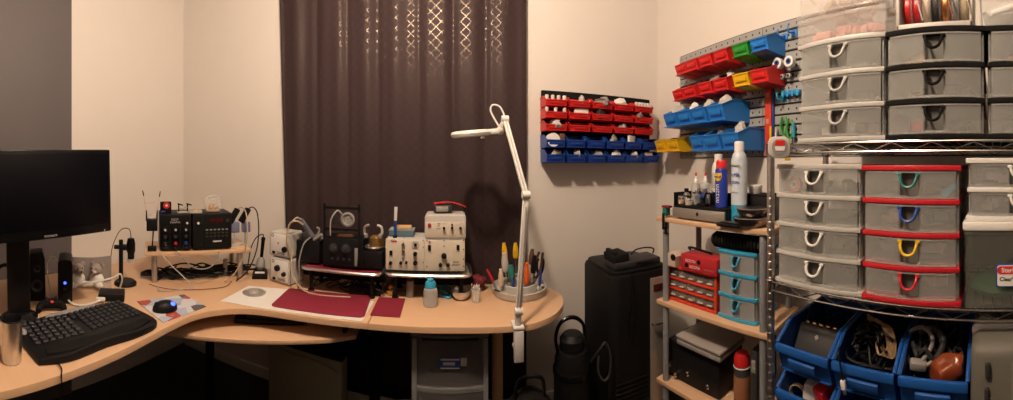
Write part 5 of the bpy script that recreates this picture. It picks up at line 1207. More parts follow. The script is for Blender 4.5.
# generic drawer unit ------------------------------------------------
def arc_strip(xa, xb, W_, bow, y0, th, n=8):
    f_ = lambda x: y0 - bow * (1 - (2 * x / W_) ** 2)
    P = [(xa + (xb - xa) * k / n) for k in range(n + 1)]
    return [(x, f_(x)) for x in P] + [(x, f_(x) + th) for x in reversed(P)]
def drawer_unit(label, loc, rz, w, d, tiers, th, rail_m, body_m, handles, name='drawer_unit', bow=0.012, cat='drawer unit', fill=None, recess=True, group=None, top_over=0.006):
    u = thing(name, label, cat, loc, rz, group)
    rail = 0.013
    H = tiers * th + 0.010
    for k in range(tiers + 1):
        f = MB()
        z = k * th; zz = rail if k < tiers else 0.014
        over = top_over if k in (0, tiers) else 0.002
        poly = arc_strip(-w / 2 - over, w / 2 + over, w + 2 * over, bow, -0.004, 0.02)[:9] + [(w / 2 + over, d), (-w / 2 - over, d)]
        f.prism(poly, z, z + zz, 'xy', 0.002).build('top_cover' if k == tiers else ('base_tray' if k == 0 else 'rail'), W[rail_m], u)
    for sx_ in (-1, 1): MB().box((sx_ * (w / 2 - 0.002), d / 2 + 0.002, H / 2), (0.003, d - 0.03, H - 0.016)).box((sx_ * (w / 2 - 0.004), 0.012, H / 2), (0.006, 0.016, H - 0.016), 0.001).build('side_panel', W[body_m], u)
    MB().box((0, d - 0.004, H / 2), (w - 0.01, 0.003, H - 0.016)).build('rear_panel', W[body_m], u)
    rw, rh = w * 0.21, (th - rail) * 0.86
    for k in range(tiers):
        z0 = k * th + rail + 0.002; hh = th - rail - 0.004
        zc = z0 + hh / 2; wd_ = w - 0.016
        b = MB()
        xr0 = -rw / 2
        yf = -0.001
        if recess:
            b.prism(arc_strip(-wd_ / 2, xr0, w, bow, yf, 0.003), z0, z0 + hh, 'xy')
            b.prism(arc_strip(-xr0, wd_ / 2, w, bow, yf, 0.003), z0, z0 + hh, 'xy')
            b.box((0, -bow + 0.0015 + 0.0003, z0 + hh * 0.05), (rw, 0.003, hh * 0.10)); 
            for q in (-1, 1): b.box((q * (rw / 2 - 0.001), -bow + 0.010, zc), (0.003, 0.018, hh * 0.96))
        else:
            b.prism(arc_strip(-wd_ / 2, wd_ / 2, w, bow, yf, 0.003, 16), z0, z0 + hh, 'xy')
        b.box((0, d / 2 + 0.008, z0 + 0.002), (wd_, d - 0.03, 0.003))
        for q in (-1, 1): b.box((q * (wd_ / 2 - 0.002), d / 2 + 0.006, z0 + hh * 0.46), (0.003, d - 0.03, hh * 0.90))
        dr = b.build('drawer', W[body_m], u)
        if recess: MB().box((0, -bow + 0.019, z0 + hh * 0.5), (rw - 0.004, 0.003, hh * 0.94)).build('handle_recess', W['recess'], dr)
        # lighter rolled edge along the front
        for ze in (z0 + hh - 0.004, z0):
            MB().prism(arc_strip(-wd_ / 2, wd_ / 2, w, bow, yf - 0.0028, 0.003, 16), ze, ze + 0.004, 'xy').build('front_edge', W['frost'] if body_m == 'frost' else W['clear'], dr)
        hm = handles[k] if isinstance(handles, (list, tuple)) else handles
        if hm:
            a_ = min(rw * 0.40, 0.026); yb = -bow - 0.004; zt = z0 + hh * 0.88
            hb = MB().tube([(-a_, yb + 0.004, zt), (-a_ * 0.96, yb - 0.006, zt - hh * 0.16), (-a_ * 0.66, yb - 0.010, zt - hh * 0.38), (0, yb - 0.011, zt - hh * 0.46), (a_ * 0.66, yb - 0.010, zt - hh * 0.38), (a_ * 0.96, yb - 0.006, zt - hh * 0.16), (a_, yb + 0.004, zt)], 0.0039, 8, 4)
            for q in (-1, 1): hb.box((q * (a_ + 0.002), yb + 0.003, zt + 0.001), (0.013, 0.010, 0.007), 0.002)
            hb.build('handle', W[hm], dr)
    return u, th, rail
def fill_drawers(fr, lx_, ly_, zb, w, d, tiers, th, sets, who):
    names = {2: ('bottom', 'top'), 3: ('bottom', 'middle', 'top'), 4: ('bottom', 'third', 'second', 'top')}[tiers]
    for k in range(tiers):
        r = random.Random(int(w * 1e4) + k * 7 + int(zb * 100) + len(who))
        cols = sets[k] if sets else ('grey',)
        for ci_, cname in enumerate(cols):
            m = MB(); lo_, hi_ = ((-0.27, 0.27) if len(cols) == 1 else ((-0.30, -0.13), (0.13, 0.30))[ci_])
            for q in range(4):
                m.box((r.uniform(w * lo_, w * hi_), r.uniform(0.06, 0.13), 0.017 + r.uniform(0, 0.012)), (r.uniform(0.03, 0.065), r.uniform(0.02, 0.05), r.uniform(0.014, 0.032)), 0.004, (r.uniform(-.3, .3), r.uniform(-.3, .3), r.uniform(0, 3)))
            zm = min(v.co.z for v in m.bm.verts)
            for v in m.bm.verts: v.co.z -= zm
            o = m.build('stored_parts', W[cname], None, fr.p(lx_, ly_, zb + k * th + 0.0190), fr.th)
            tag(o, f"{cname_words[cname]} loose parts inside the {names[k]} drawer of {who}", 'stored parts', kind='stuff')
cname_words = dict(grey='grey', dgrey='dark', lgrey='pale', white='white', pink='pink', red='red', skin='light tan', brown='brown', green='green', navy='dark blue', sky='blue', tan='orange tan', blackm='black', copper='copper', paper='white', yellow='yellow')

d0 = 0.045
xa, xb_ = sx(719, d0), sx(756.5, d0); w = xb_ - xa; lxc = (xa + xb_) / 2
drawer_unit('clear three drawer unit with bright blue rims and handles on the middle wooden shelf', SHELF.p(lxc, d0, ZC), ST, w, 0.19, 3, 0.088, 'sky', 'frostd', 'sky', bow=0.008, top_over=0.003)
fill_drawers(SHELF, lxc, d0, ZC, w, 0.22, 3, 0.088, (('grey',), ('dgrey',), ('grey',)), 'the blue rimmed unit')
# black rolled bag on top
ro = thing('rolled_bag', 'ribbed black rolled case lying on the blue rimmed drawer unit', 'case', SHELF.p(lxc - 0.01, 0.02, ZC + 3 * 0.088 + 0.0145), ST)
prof = []
n = 14; L = 0.21
b_ = MB()
for k in range(n): 
    xk = -L / 2 + L * (k + 0.5) / n
    b_.lathe([(0.0, -0.0062), (0.030, -0.0062), (0.033, -0.003), (0.033, 0.003), (0.030, 0.0062), (0, 0.0062)], (xk, 0.04, 0.033), 20, (0, PI / 2, 0))
b_.build('ribbed_body', W['blackm'], ro)
for q in (-1, 1): MB().cyl((q * L / 2, 0.04, 0.033), (q * (L / 2 + 0.008), 0.04, 0.033), 0.024, seg=20).build('end_cap', W['dgrey'], ro)

# -------- third shelf
ZD = 0.4165
lx_ = sx(692, 0.06)
st_ = thing('equipment_case', 'black case with four chrome knobs on the lower wooden shelf', 'case', SHELF.p(sx(690, 0.045), 0.045, ZD), ST)
wk = sx(720, 0.0) - sx(661, 0.0)
MB().box((0.0, 0.105, 0.085), (min(wk, 0.30), 0.19, 0.17), 0.010).build('case_body', W['black'], st_)
for (px, py) in ((669, 364), (687, 374), (675, 387), (707, 387)):
    a = sx(px, 0.045) - sx(690, 0.045); b = max(0.024, sz(py, sx(px, 0.045), 0.045) - ZD)
    MB().lathe([(0.012, 0), (0.011, 0.012), (0.006, 0.017), (0, 0.017)], (a, 0.012, b), 20, (PI / 2, 0, 0)).build('chrome_knob', W['chrome'], st_)
lc = thing('laptop', 'closed grey laptop lying tilted over the black case on the lower shelf', 'laptop', SHELF.p(sx(697, 0.03), 0.02, ZD + 0.1715), ST)
Mx = Euler((0, 0.02, 0.0)).to_matrix().to_4x4()
MB().box((0, 0.11, 0.018), (0.24, 0.20, 0.022), 0.006).xf(Mx).build('laptop_base', W['grey'], lc)
MB().box((0, 0.11, 0.042), (0.245, 0.205, 0.014), 0.006).xf(Mx).build('lid', mat('warm_grey_metal', (0.34, 0.31, 0.29), 0.4), lc)
MB().box((0, 0.215, 0.03), (0.16, 0.012, 0.03), 0.004).build('hinge', W['dgrey'], lc)
for q in (-0.1, 0.1): MB().box((q, 0.03, 0.004), (0.03, 0.02, 0.008), 0.002).build('foot', W['black'], lc)
lx_ = sx(742, 0.10)
fe = thing('spray_can', 'can with a red domed cap and a brown label on the lower wooden shelf', 'can', SHELF.p(lx_, 0.10, ZD), ST)
MB().lathe([(0, 0), (0.032, 0), (0.034, 0.004), (0.034, 0.150), (0.028, 0.160), (0, 0.162)], seg=28).build('can_body', W['dgrey'], fe)
MB().lathe([(0.030, 0.158), (0.034, 0.162), (0.034, 0.190), (0.026, 0.208), (0, 0.212)], seg=28).build('cap', W['red'], fe)
MB().lathe([(0.0343, 0.03), (0.0348, 0.032), (0.0348, 0.12), (0.0343, 0.122)], seg=28).build('brown_label', mat('brown_label', (0.30, 0.13, 0.06), 0.6), fe)
MB().lathe([(0.0345, 0.153), (0.0365, 0.156), (0.0345, 0.160)], seg=28).build('white_ring', W['paper'], fe)
lx_ = sx(752.5, 0.08)
t = thing('black_binder', 'upright dark grey flat case at the right end of the lower shelf', 'case', SHELF.p(lx_ + 0.022, 0.05, ZD), ST)
MB().box((0, 0.09, 0.13), (0.030, 0.18, 0.26), 0.006).build('case_body', W['dgrey'], t)
MB().box((0, -0.001, 0.20), (0.018, 0.003, 0.05), 0.001).build('spine_label', W['grey'], t)
cp = [(1.075 + 0.05 * math.cos(a), 0.700 + 0.012 * math.sin(3 * a), 0.70 + 0.10 * math.sin(a)) for a in [2 * PI * k / 10 for k in range(11)]]
m = MB().tube(cp, 0.006, 8, 5).tube([(p[0] + 0.012, p[1] + 0.014, p[2] - 0.008) for p in cp], 0.006, 8, 5)

# ================================================================== PORTABLE AIR CONDITIONER
ac = thing('portable_air_conditioner', 'tall black free standing air unit with a silver control strip near the corner', 'air unit', (0.875, 1.40, 0.0))
MB().prism(rrect(0.335, 0.36, 0.05), 0.03, 0.885, 'xy', 0.02).xf(Matrix.Translation((0, 0.18, 0))).build('cabinet_body', W['black'], ac)
MB().prism(rrect(0.31, 0.33, 0.05), 0.885, 0.90, 'xy', 0.006).xf(Matrix.Translation((0, 0.18, 0))).build('top_cover', W['black'], ac)
MB().box((0.085, -0.001, 0.45), (0.085, 0.012, 0.80), 0.004).build('silver_strip', W['alu'], ac)
MB().box((0.085, -0.008, 0.80), (0.055, 0.006, 0.034), 0.002).build('display', mat('dark_red_display', (0.05, 0.006, 0.006), 0.2), ac)
for k in range(14): MB().box((-0.055, -0.001, 0.10 + 0.022 * k), (0.17, 0.008, 0.008), 0.002).build('louvre', W['black'], ac)
MB().tube([(0.05, -0.008, 0.63), (0.05, -0.03, 0.635), (0.11, -0.03, 0.635), (0.11, -0.008, 0.63)], 0.006).build('handle', W['chrome'], ac)
for qx in (-0.12, 0.12):
    for qy in (0.06, 0.30): MB().cyl((qx - 0.01, qy, 0.018), (qx + 0.01, qy, 0.018), 0.018, seg=16).box((qx, qy, 0.034), (0.03, 0.03, 0.012), 0.003).build('caster', W['black'], ac)
dk_ = thing('charging_dock', 'flat black device with a raised cradle lying on the tall black air unit', 'device', (0.86, 1.44, 0.9015))
MB().box((0.015, 0.06, 0.018), (0.26, 0.13, 0.034), 0.008).build('flat_case', W['dgrey'], dk_)
MB().box((-0.075, 0.06, 0.052), (0.085, 0.12, 0.042), 0.008, (0, -0.12, 0)).box((-0.10, 0.06, 0.075), (0.022, 0.10, 0.022), 0.006).build('cradle', W['blackm'], dk_)
MB().box((0.05, -0.006, 0.02), (0.10, 0.003, 0.012), 0.001).build('vent_slot', W['black'], dk_)
MB().tube([(0.03, 0.10, 0.036), (0.06, 0.10, 0.058), (0.12, 0.10, 0.062), (0.17, 0.10, 0.05), (0.18, 0.12, 0.02)], 0.004).build('cable', W['black'], dk_)
cab('black_cable', 'thin black cable hanging down the front of the tall black air unit', [(0.80, 1.385, 0.90), (0.793, 1.372, 0.86), (0.795, 1.368, 0.78), (0.785, 1.372, 0.70), (0.79, 1.38, 0.60)], 0.003, 'blackg')

# ================================================================== CANISTER VACUUM, BAG UNDER THE DESK END
vc = thing('canister_vacuum', 'black canister vacuum with a loop handle and hose on the floor by the desk', 'vacuum cleaner', (0.555, 1.50, 0.0))
vc.scale = (0.82, 0.82, 1.1)
MB().lathe([(0, 0.02), (0.095, 0.02), (0.105, 0.05), (0.105, 0.42), (0.098, 0.47), (0.085, 0.50), (0, 0.51)], seg=32).build('canister_body', W['black'], vc)
MB().lathe([(0.106, 0.40), (0.110, 0.405), (0.110, 0.425), (0.106, 0.43)], seg=32).build('clasp_band', W['blackg'], vc)
MB().lathe([(0.07, 0.505), (0.072, 0.545), (0.05, 0.565), (0, 0.57)], seg=28).build('motor_head', W['black'], vc)
MB().tube([(-0.085, 0, 0.49), (-0.10, -0.005, 0.56), (-0.07, -0.01, 0.62), (0.0, -0.012, 0.635), (0.06, -0.01, 0.60), (0.075, 0, 0.53)], 0.009, 10).build('handle', W['blackg'], vc)
MB().tube([(0.09, -0.04, 0.44), (0.115, -0.13, 0.53), (0.14, -0.14, 0.55), (0.17, -0.14, 0.50), (0.165, -0.14, 0.42), (0.13, -0.14, 0.40), (0.10, -0.135, 0.44), (0.105, -0.13, 0.50)], 0.006, 8).build('hose_loop', W['dgrey'], vc)
for a in (0.6, 2.6, 4.7): MB().cyl((0.08 * math.cos(a), 0.08 * math.sin(a), 0.0), (0.08 * math.cos(a), 0.08 * math.sin(a), 0.03), 0.016, seg=12).build('caster', W['blackm'], vc)
bg = thing('duffel_bag', 'rounded black bag on the floor under the rounded desk end', 'bag', (0.325, 1.40, 0.0))
bg.scale = (0.9, 0.9, 1.12)
b_ = MB().sphere((0, 0, 0.21), (0.15, 0.13, 0.21), 28, 18)
for v in b_.bm.verts:
    v.co.z = max(v.co.z, 0.001); v.co.x += 0.008 * math.sin(v.co.z * 40); v.co.y += 0.006 * math.sin(v.co.x * 50)
b_.build('bag_body', W['blackm'], bg)
MB().tube([(-0.07, -0.02, 0.395), (-0.05, -0.03, 0.47), (0.05, -0.03, 0.47), (0.07, -0.02, 0.395)], 0.008).build('carry_handle', W['black'], bg)
MB().tube([(-0.13, -0.06, 0.28), (-0.05, -0.125, 0.29), (0.05, -0.125, 0.29), (0.13, -0.06, 0.28)], 0.004).build('zip', W['dgrey'], bg)

# ================================================================== UNDER THE DESK
ud = drawer_unit('smoky three drawer plastic unit standing under the right part of the desk', (0.0, 1.47, 0.0), 0.0, 0.325, 0.34, 3, 0.222, 'frostd', 'smoke', None, bow=0.014, recess=False)[0]
MB().box((0, -0.012, 0.664), (0.24, 0.020, 0.008), 0.003).build('top_groove', W['black'], ud)
for q in (-1, 1): MB().box((q * 0.152, -0.006, 0.34), (0.022, 0.016, 0.64), 0.004).build('corner_post', W['frostd'], ud)
lbl = MB().box((0, -0.0198, 0.565), (0.085, 0.002, 0.045), 0.0005).build('paper_label', W['navy'], ud)
MB().box((0.0, -0.0212, 0.582), (0.080, 0.0012, 0.006)).box((0, -0.0212, 0.546), (0.080, 0.0012, 0.004)).box((-0.004, -0.0212, 0.565), (0.050, 0.0012, 0.012)).build('label_print', W['lgrey'], lbl)
MB().box((0.058, -0.0190, 0.570), (0.026, 0.002, 0.034), 0.0005).build('price_tag', W['lgrey'], ud)
fl = MB().box((0, 0, 0.06), (0.22, 0.22, 0.12), 0.03).build('folded_cloth', W['dgrey'], None, (0.0, 1.64, 0.4632)); tag(fl, 'dark folded cloth inside the top drawer of the smoky unit', 'cloth')
pbx_ = thing('storage_box', 'pale flat sided box with a dark lid edge on the floor under the desk', 'box', (-0.76, 1.66, 0.0), -0.10)
MB().box((0, 0.05, 0.205), (0.45, 0.08, 0.41), 0.006).build('box_body', mat('pale_olive_board', (0.30, 0.29, 0.21), 0.7), pbx_)
MB().box((0, 0.05, 0.417), (0.46, 0.09, 0.014), 0.004).build('lid', W['black'], pbx_)
MB().tube([(-0.22, -0.008, 0.40), (-0.1, -0.012, 0.392), (0.1, -0.012, 0.392), (0.22, -0.01, 0.36)], 0.004).build('cable', W['grey'], pbx_)
# ================================================================== WIRE SHELVING RACK
KT = RACK.th
RL, RD = 1.22, 0.40
wr = thing('wire_shelving_rack', 'chrome wire shelving rack full of plastic drawer units along the right wall', 'shelving rack', RACK.p(0, 0, 0), KT)
ZW = (1.466, 1.036, 0.625, 0.12)
for lx_ in (-0.013, RL - 0.010):
    for ly_ in (0.012, RD - 0.012):
        p = MB().cyl((lx_, ly_, 0), (lx_, ly_, 1.476), 0.0125, seg=16)
        for k in range(58): p.lathe([(0.0125, -0.001), (0.0132, 0), (0.0125, 0.001)], (lx_, ly_, 0.02 + 0.025 * k), 12)
        p.build('post', W['steel'], wr)
for z in ZW:
    b = MB(); x0, x1 = 0.002, RL - 0.022
    for ly_ in (0.003, RD - 0.003):
        for zz in (z - 0.004, z - 0.030): b.cyl((x0, ly_, zz), (x1, ly_, zz), 0.0034, seg=8)
        n = 22
        zig = [(x0 + (x1 - x0) * k / n, ly_, z - (0.006 if k % 2 else 0.028)) for k in range(n + 1)]
        for a, c in zip(zig, zig[1:]): b.cyl(a, c, 0.0018, seg=6)
    for lx_ in (-0.012, RL - 0.003):
        for zz in (z - 0.004, z - 0.030): b.cyl((lx_, 0.022, zz), (lx_, RD - 0.022, zz), 0.0034, seg=8)
    b.build('shelf_frame', W['chrome'], wr)
    b = MB()
    for k in range(48): b.cyl((0.03 + k * (RL - 0.06) / 47, 0.002, z - 0.0022), (0.03 + k * (RL - 0.06) / 47, RD - 0.002, z - 0.0022), 0.0018, seg=6)
    b.build('shelf_wires', W['chrome'], wr)
    for lx_ in (-0.013, RL - 0.010):
        for ly_ in (0.012, RD - 0.012): MB().lathe([(0.0135, -0.034), (0.017, -0.032), (0.0155, 0.0), (0.0135, 0.002)], (lx_, ly_, z), 16).build('collar', W['chrome'], wr)
ZM = ZW[1] + 0.0005; ZU_ = ZW[0] + 0.0005
DF = 0.012
def rx_(px, d=0.0): return RACK.lx(px, d)
def unit(xa_px, xb_px, zb, tiers, th, rail_m, body_m, handles, label, who, sets, dpt=0.33, front=0.012, xb=None, gap=0.004):
    a = rx_(xa_px, 0.0); c = xb if xb is not None else rx_(xb_px, 0.0)
    w = c - a - 2 * gap; lx_ = (a + c) / 2
    drawer_unit(label, RACK.p(lx_, front, zb), KT, w, dpt, tiers, th, rail_m, body_m, handles)
    fill_drawers(RACK, lx_, front, zb, w, dpt, tiers, th, sets, who)
    return lx_, w
unit(774.5, 860, ZM, 4, 0.088, 'milk', 'frost', 'white', 'white four drawer unit on the middle shelf of the wire rack', 'the white four drawer unit', (('grey', 'lgrey'), ('lgrey', 'skin'), ('grey', 'lgrey'), ('grey', 'lgrey')))
unit(861, 960, ZM, 4, 0.0872, 'redd', 'frost', ('redd', 'yellow', 'navy', 'teal'), 'red framed four drawer unit with handles of four colours', 'the red framed unit', (('grey', 'tan'), ('lgrey', 'white'), ('skin', 'navy'), ('grey', 'lgrey')))
u1 = unit(797, 884, ZU_, 3, 0.0925, 'milk', 'frost', 'milk', 'pale three drawer unit at the left of the top wire shelf', 'the pale three drawer unit', (('lgrey', 'skin'), ('grey', 'lgrey'), ('grey', 'lgrey')))
u2 = unit(884.5, 985.5, ZU_, 3, 0.0915, 'blackm', 'frost', 'blackm', 'black railed three drawer unit with black handles under the spool rack', 'the unit under the spool rack', (('red', 'grey'), ('pink', 'lgrey'), ('tan', 'grey')))
a3 = rx_(986.5); 
u3 = unit(986.5, 0, ZU_, 3, 0.0915, 'blackm', 'frost', 'blackm', 'black railed three drawer unit cut by the right edge of the photo', 'the unit at the right edge', (('grey',), ('lgrey',), ('pink', 'red')), xb=a3 + 0.275)
# roll of pink tape in the top white drawer
lx_ = rx_(795, 0.03)
t = thing('pink_tape_roll', 'pink tape roll seen through the top drawer of the white unit', 'tape roll', RACK.p(lx_, 0.022, ZM + 3 * 0.088 + 0.0165), KT)
MB().lathe([(0.011, 0), (0.023, 0), (0.023, 0.018), (0.011, 0.018), (0.011, 0)], (0, 0.018, 0.0235), 28, (PI / 2, 0, 0)).build('tape', W['pink'], t)
MB().lathe([(0.009, -0.001), (0.0115, -0.001), (0.0115, 0.019), (0.009, 0.019), (0.009, -0.001)], (0, 0.018, 0.0235), 24, (PI / 2, 0, 0)).build('core', W['paper'], t)
t = MB().prism([(-0.02, 0), (0.0, -0.006), (0.022, 0.018), (0.018, 0.036), (0.006, 0.020), (-0.012, 0.014)], 0, 0.01, 'xz').build('blue_connector', W['sky'], None, RACK.p(rx_(947, .03), 0.03, ZM + 3 * 0.0872 + 0.024), KT); tag(t, 'bright blue plastic piece inside the top drawer of the red framed unit', 'connector')
# white two drawer unit on a clear lidded box
a = rx_(961.5)
def clear_box(label, loc, rz, w, d, h, lid_m, body_m, taper=0.008, lid_h=0.018, name='clear_box'):
    t = thing(name, label, 'clear box', loc, rz)
    b = MB()
    for q in (-1, 1): b.prism([(0.004, 0), (d - 0.004, 0), (d, h), (0, h)], q * (w / 2), q * (w / 2 - 0.0025), 'yz')
    b.box((0, d / 2, 0.0015), (w - 0.006, d - 0.008, 0.003)); b.box((0, 0.002, h / 2), (w - 0.005, 0.003, h)); b.box((0, d - 0.002, h / 2), (w - 0.005, 0.003, h))
    b.box((0, 0.0, h - 0.006), (w + 0.004, 0.006, 0.010), 0.002)
    b.build('box_body', W[body_m], t)
    MB().prism(rrect(w + 0.012, d + 0.012, 0.012), h, h + lid_h, 'xy', 0.004).xf(Matrix.Translation((0, d / 2, 0))).build('lid', W[lid_m], t)
    for q in (-1, 1): MB().box((q * (w / 2 + 0.004), d / 2, h - 0.004), (0.010, 0.06, 0.034), 0.003).build('latch', W[lid_m], t)
    return t
wbx = 0.285; hbx = 0.197
cb = clear_box('clear storage box with a white lid and a brand label on the wire rack', RACK.p(a + wbx / 2 + 0.008, 0.004, ZM), KT, wbx, 0.34, hbx, 'white', 'tint', lid_h=0.022)
lxl = rx_(1011.5, 0.004) - (a + wbx / 2 + 0.008)
zl = RACK.z(275, rx_(1000, 0.004), 0.004) - ZM
pl = MB().box((lxl, -0.0045, zl), (0.078, 0.0015, 0.058), 0.0005).build('brand_label', W['navy'], cb)
MB().prism(rrect(0.072, 0.052, 0.006), -0.0062, -0.0054, 'xz').xf(Matrix.Translation((lxl, 0, zl))).build('label_ground', W['paper'], pl)
MB().prism(rrect(0.072, 0.020, 0.008), -0.0070, -0.0063, 'xz').xf(Matrix.Translation((lxl, 0, zl + 0.014))).build('red_oval', W['red'], pl)
tt = text('Sterilite', 0.0165, W['paper'], pl, (lxl, -0.0073, zl + 0.0135), bold=True)
text('ClearView', 0.0145, W['blackm'], pl, (lxl, -0.0066, zl - 0.009), bold=True)
for nm, m_, lab, c_, dims in (('green_bundle', 'green', 'dark green bundle seen inside the clear labelled box', (-0.05, 0.10, 0.04), (0.11, 0.10, 0.035)), ('dark_bundle', 'dgrey', 'dark bundle of parts seen inside the clear labelled box', (0.045, 0.22, 0.05), (0.10, 0.12, 0.045))):
    b_ = MB().sphere((0, 0, dims[2]), dims, 20, 12)
    for v in b_.bm.verts: v.co += Vector((math.sin(v.co.y * 90), math.cos(v.co.z * 120), math.sin(v.co.x * 80))) * 0.003
    zm = min(v.co.z for v in b_.bm.verts)
    for v in b_.bm.verts: v.co.z -= zm
    b_.xf(Matrix.Scale(0.80, 4))
    tag(b_.build(nm, mat('deep_green', (0.02, 0.08, 0.035), 0.6) if nm[0] == 'g' else W[m_], None, RACK.p(a + wbx / 2 + 0.008 + c_[0], c_[1], ZM + 0.004), KT), lab, 'bundle')
drawer_unit('small white two drawer unit standing on the clear labelled box', RACK.p(a + 0.012 + 0.135, 0.014, ZM + hbx + 0.0225), KT, 0.262, 0.30, 2, 0.074, 'white', 'frost', 'white', bow=0.006)
fill_drawers(RACK, a + 0.147, 0.014, ZM + hbx + 0.0225, 0.262, 0.3, 2, 0.074, (('lgrey', 'grey'), ('lgrey', 'skin')), 'the small white unit')

# -------- on top: clear boxes, spool rack, tray
ZT3 = ZU_ + 3 * 0.0925 + 0.0145
lx_, w = u1
c1 = clear_box('clear shallow box full of pinkish parts on the pale three drawer unit', RACK.p(lx_ + 0.004, 0.0, ZT3), KT, w + 0.012, 0.30, 0.070, 'clear', 'cloudy', lid_h=0.012)
m = MB()
for q in range(60):
    m.box((RND.uniform(-w * 0.40, w * 0.40), RND.uniform(0.035, 0.20), RND.uniform(0.014, 0.036)), (RND.uniform(0.03, 0.06), RND.uniform(0.02, 0.04), 0.022), 0.004, (0, 0, RND.uniform(0, 3)))
zm = min(v.co.z for v in m.bm.verts)
for v in m.bm.verts: v.co.z -= zm
tag(m.build('loose_parts', W['pink'], None, RACK.p(lx_ + 0.004, 0.0, ZT3 + 0.0035), KT), 'pinkish loose parts inside the lower clear box', 'parts', kind='stuff')
c2 = clear_box('clear shallow box of white parts stacked on the pinkish one', RACK.p(lx_ + 0.004, 0.002, ZT3 + 0.0825), KT, w - 0.004, 0.29, 0.075, 'clear', 'cloudy', lid_h=0.012)
m = MB()
for q in range(34):
    m.box((RND.uniform(-w * 0.40, w * 0.40), RND.uniform(0.03, 0.24), RND.uniform(0.015, 0.05)), (RND.uniform(0.02, 0.05), RND.uniform(0.02, 0.04), 0.016), 0.004, (RND.uniform(-.4, .4), 0, RND.uniform(0, 3)))
zm = min(v.co.z for v in m.bm.verts)
for v in m.bm.verts: v.co.z -= zm
tag(m.build('loose_parts', W['skin'], None, RACK.p(lx_ + 0.004, 0.002, ZT3 + 0.0825 + 0.0035), KT), 'whitish loose parts inside the upper clear box', 'parts', kind='stuff')
# spool rack
lx2, w2 = u2
ZT4 = ZU_ + 3 * 0.0915 + 0.0145
xa, xb_ = rx_(896, 0.02), rx_(973, 0.02); w = xb_ - xa; cx = (xa + xb_) / 2
sk = thing('spool_rack', 'white framed rack holding a row of wire spools on the black railed unit', 'spool rack', RACK.p(cx, 0.02, ZT4), KT)
for z in (0.010, 0.150):
    MB().box((0, 0.006, z), (w, 0.012, 0.020), 0.003).build('front_bar', W['lgrey'], sk)
for q in (-1, 1): MB().box((q * (w / 2 - 0.005), 0.07, 0.08), (0.010, 0.14, 0.16), 0.003).build('side_plate', W['lgrey'], sk)
MB().box((0, 0.07, 0.004), (w - 0.02, 0.14, 0.008), 0.001).build('bottom_plate', W['lgrey'], sk)
MB().box((0, 0.137, 0.08), (w - 0.02, 0.006, 0.15), 0.001).build('rear_plate', W['black'], sk)
MB().cyl((-w / 2, 0.07, 0.080), (w / 2, 0.07, 0.080), 0.004, seg=10).build('axle', W['steel'], sk)
spc = ((905, 'red', 'bright red'), (916, 'redd', 'dark red'), (926, 'skin', 'pale tan'), (937, 'dgrey', 'dark grey'), (947, 'copper', 'copper'), (957, 'grey', 'mid grey'), (967, 'beige', 'beige'))
xsp = [rx_(p[0], 0.05) - cx for p in spc]
for k, (px, m_, nm) in enumerate(spc):
    wd_ = 0.019 if k else 0.014
    xk = -w / 2 + 0.012 + (w - 0.024) * (k + 0.5) / len(spc)
    wd_ = (w - 0.03) / len(spc)
    t = thing('wire_spool', f'spool of {nm} wire in the white framed rack', 'wire spool', RACK.p(cx + xk, 0.09, ZT4 + 0.080), KT, 'wire spools in the rack')
    MB().lathe([(0.012, -wd_ * 0.42), (0.046, -wd_ * 0.42), (0.050, -wd_ * 0.2), (0.050, wd_ * 0.2), (0.046, wd_ * 0.42), (0.012, wd_ * 0.42), (0.012, -wd_ * 0.42)], seg=32, rot=(0, PI / 2, 0)).build('wound_wire', W[m_], t)
    for q in (-1, 1): MB().lathe([(0.006, -0.0008), (0.056, -0.0008), (0.056, 0.0008), (0.006, 0.0008), (0.006, -0.0008)], (q * wd_ * 0.45, 0, 0), 32, (0, PI / 2, 0)).build('flange', W['glass'], t)
for k, (dx, m_, lab) in enumerate(((-0.045, 'lgrey', 'pale wire end hanging in front of the red spool'), (0.035, 'copper', 'copper wire end hanging across the middle spools'), (0.085, 'beige', 'beige wire end hanging in front of the right spools'))):
    cab('wire_end', lab, [RACK.p(cx + dx - 0.012, 0.034, ZT4 + 0.12), RACK.p(cx + dx, 0.016, ZT4 + 0.10), RACK.p(cx + dx + 0.006, 0.014, ZT4 + 0.06), RACK.p(cx + dx + 0.016, 0.018, ZT4 + 0.024)], 0.0022, m_, 'wire')
# open tray with a grey folded cable at the right end
lx3, w3 = u3
xt = rx_(976.5, 0.015)
tr = thing('clear_tray', 'open clear tray holding a grey wrapped bundle at the top right', 'tray', RACK.p(xt + 0.14, 0.012, ZT4), KT)
b = MB().box((0, 0.10, 0.0015), (0.26, 0.20, 0.003))
for c_, d_ in (((0, 0.0015, 0.035), (0.262, 0.003, 0.07)), ((0, 0.1985, 0.035), (0.262, 0.003, 0.07)), ((-0.13, 0.10, 0.035), (0.003, 0.20, 0.07)), ((0.13, 0.10, 0.035), (0.003, 0.20, 0.07))): b.box(c_, d_)
b.build('tray_body', W['clear'], tr)
MB().tube([(-0.13, 0.0, 0.07), (0.13, 0.0, 0.07), (0.13, 0.20, 0.07), (-0.13, 0.20, 0.07), (-0.13, 0.0, 0.07)], 0.003, 6, 1).build('rim', W['lgrey'], tr)
wb_ = thing('wrapped_bundle', 'grey wrapped bundle lying in the open clear tray', 'bundle', RACK.p(xt + 0.14, 0.012, ZT4 + 0.004), KT)
MB().tube([(-0.115, 0.08, 0.032), (-0.07, 0.07, 0.045), (0.0, 0.07, 0.070), (0.07, 0.08, 0.09), (0.115, 0.09, 0.10)], lambda q: 0.020 + 0.016 * math.sin(PI * min(1, q + 0.25)), 16, 6).build('cloth_wrap', W['lgrey'], wb_)
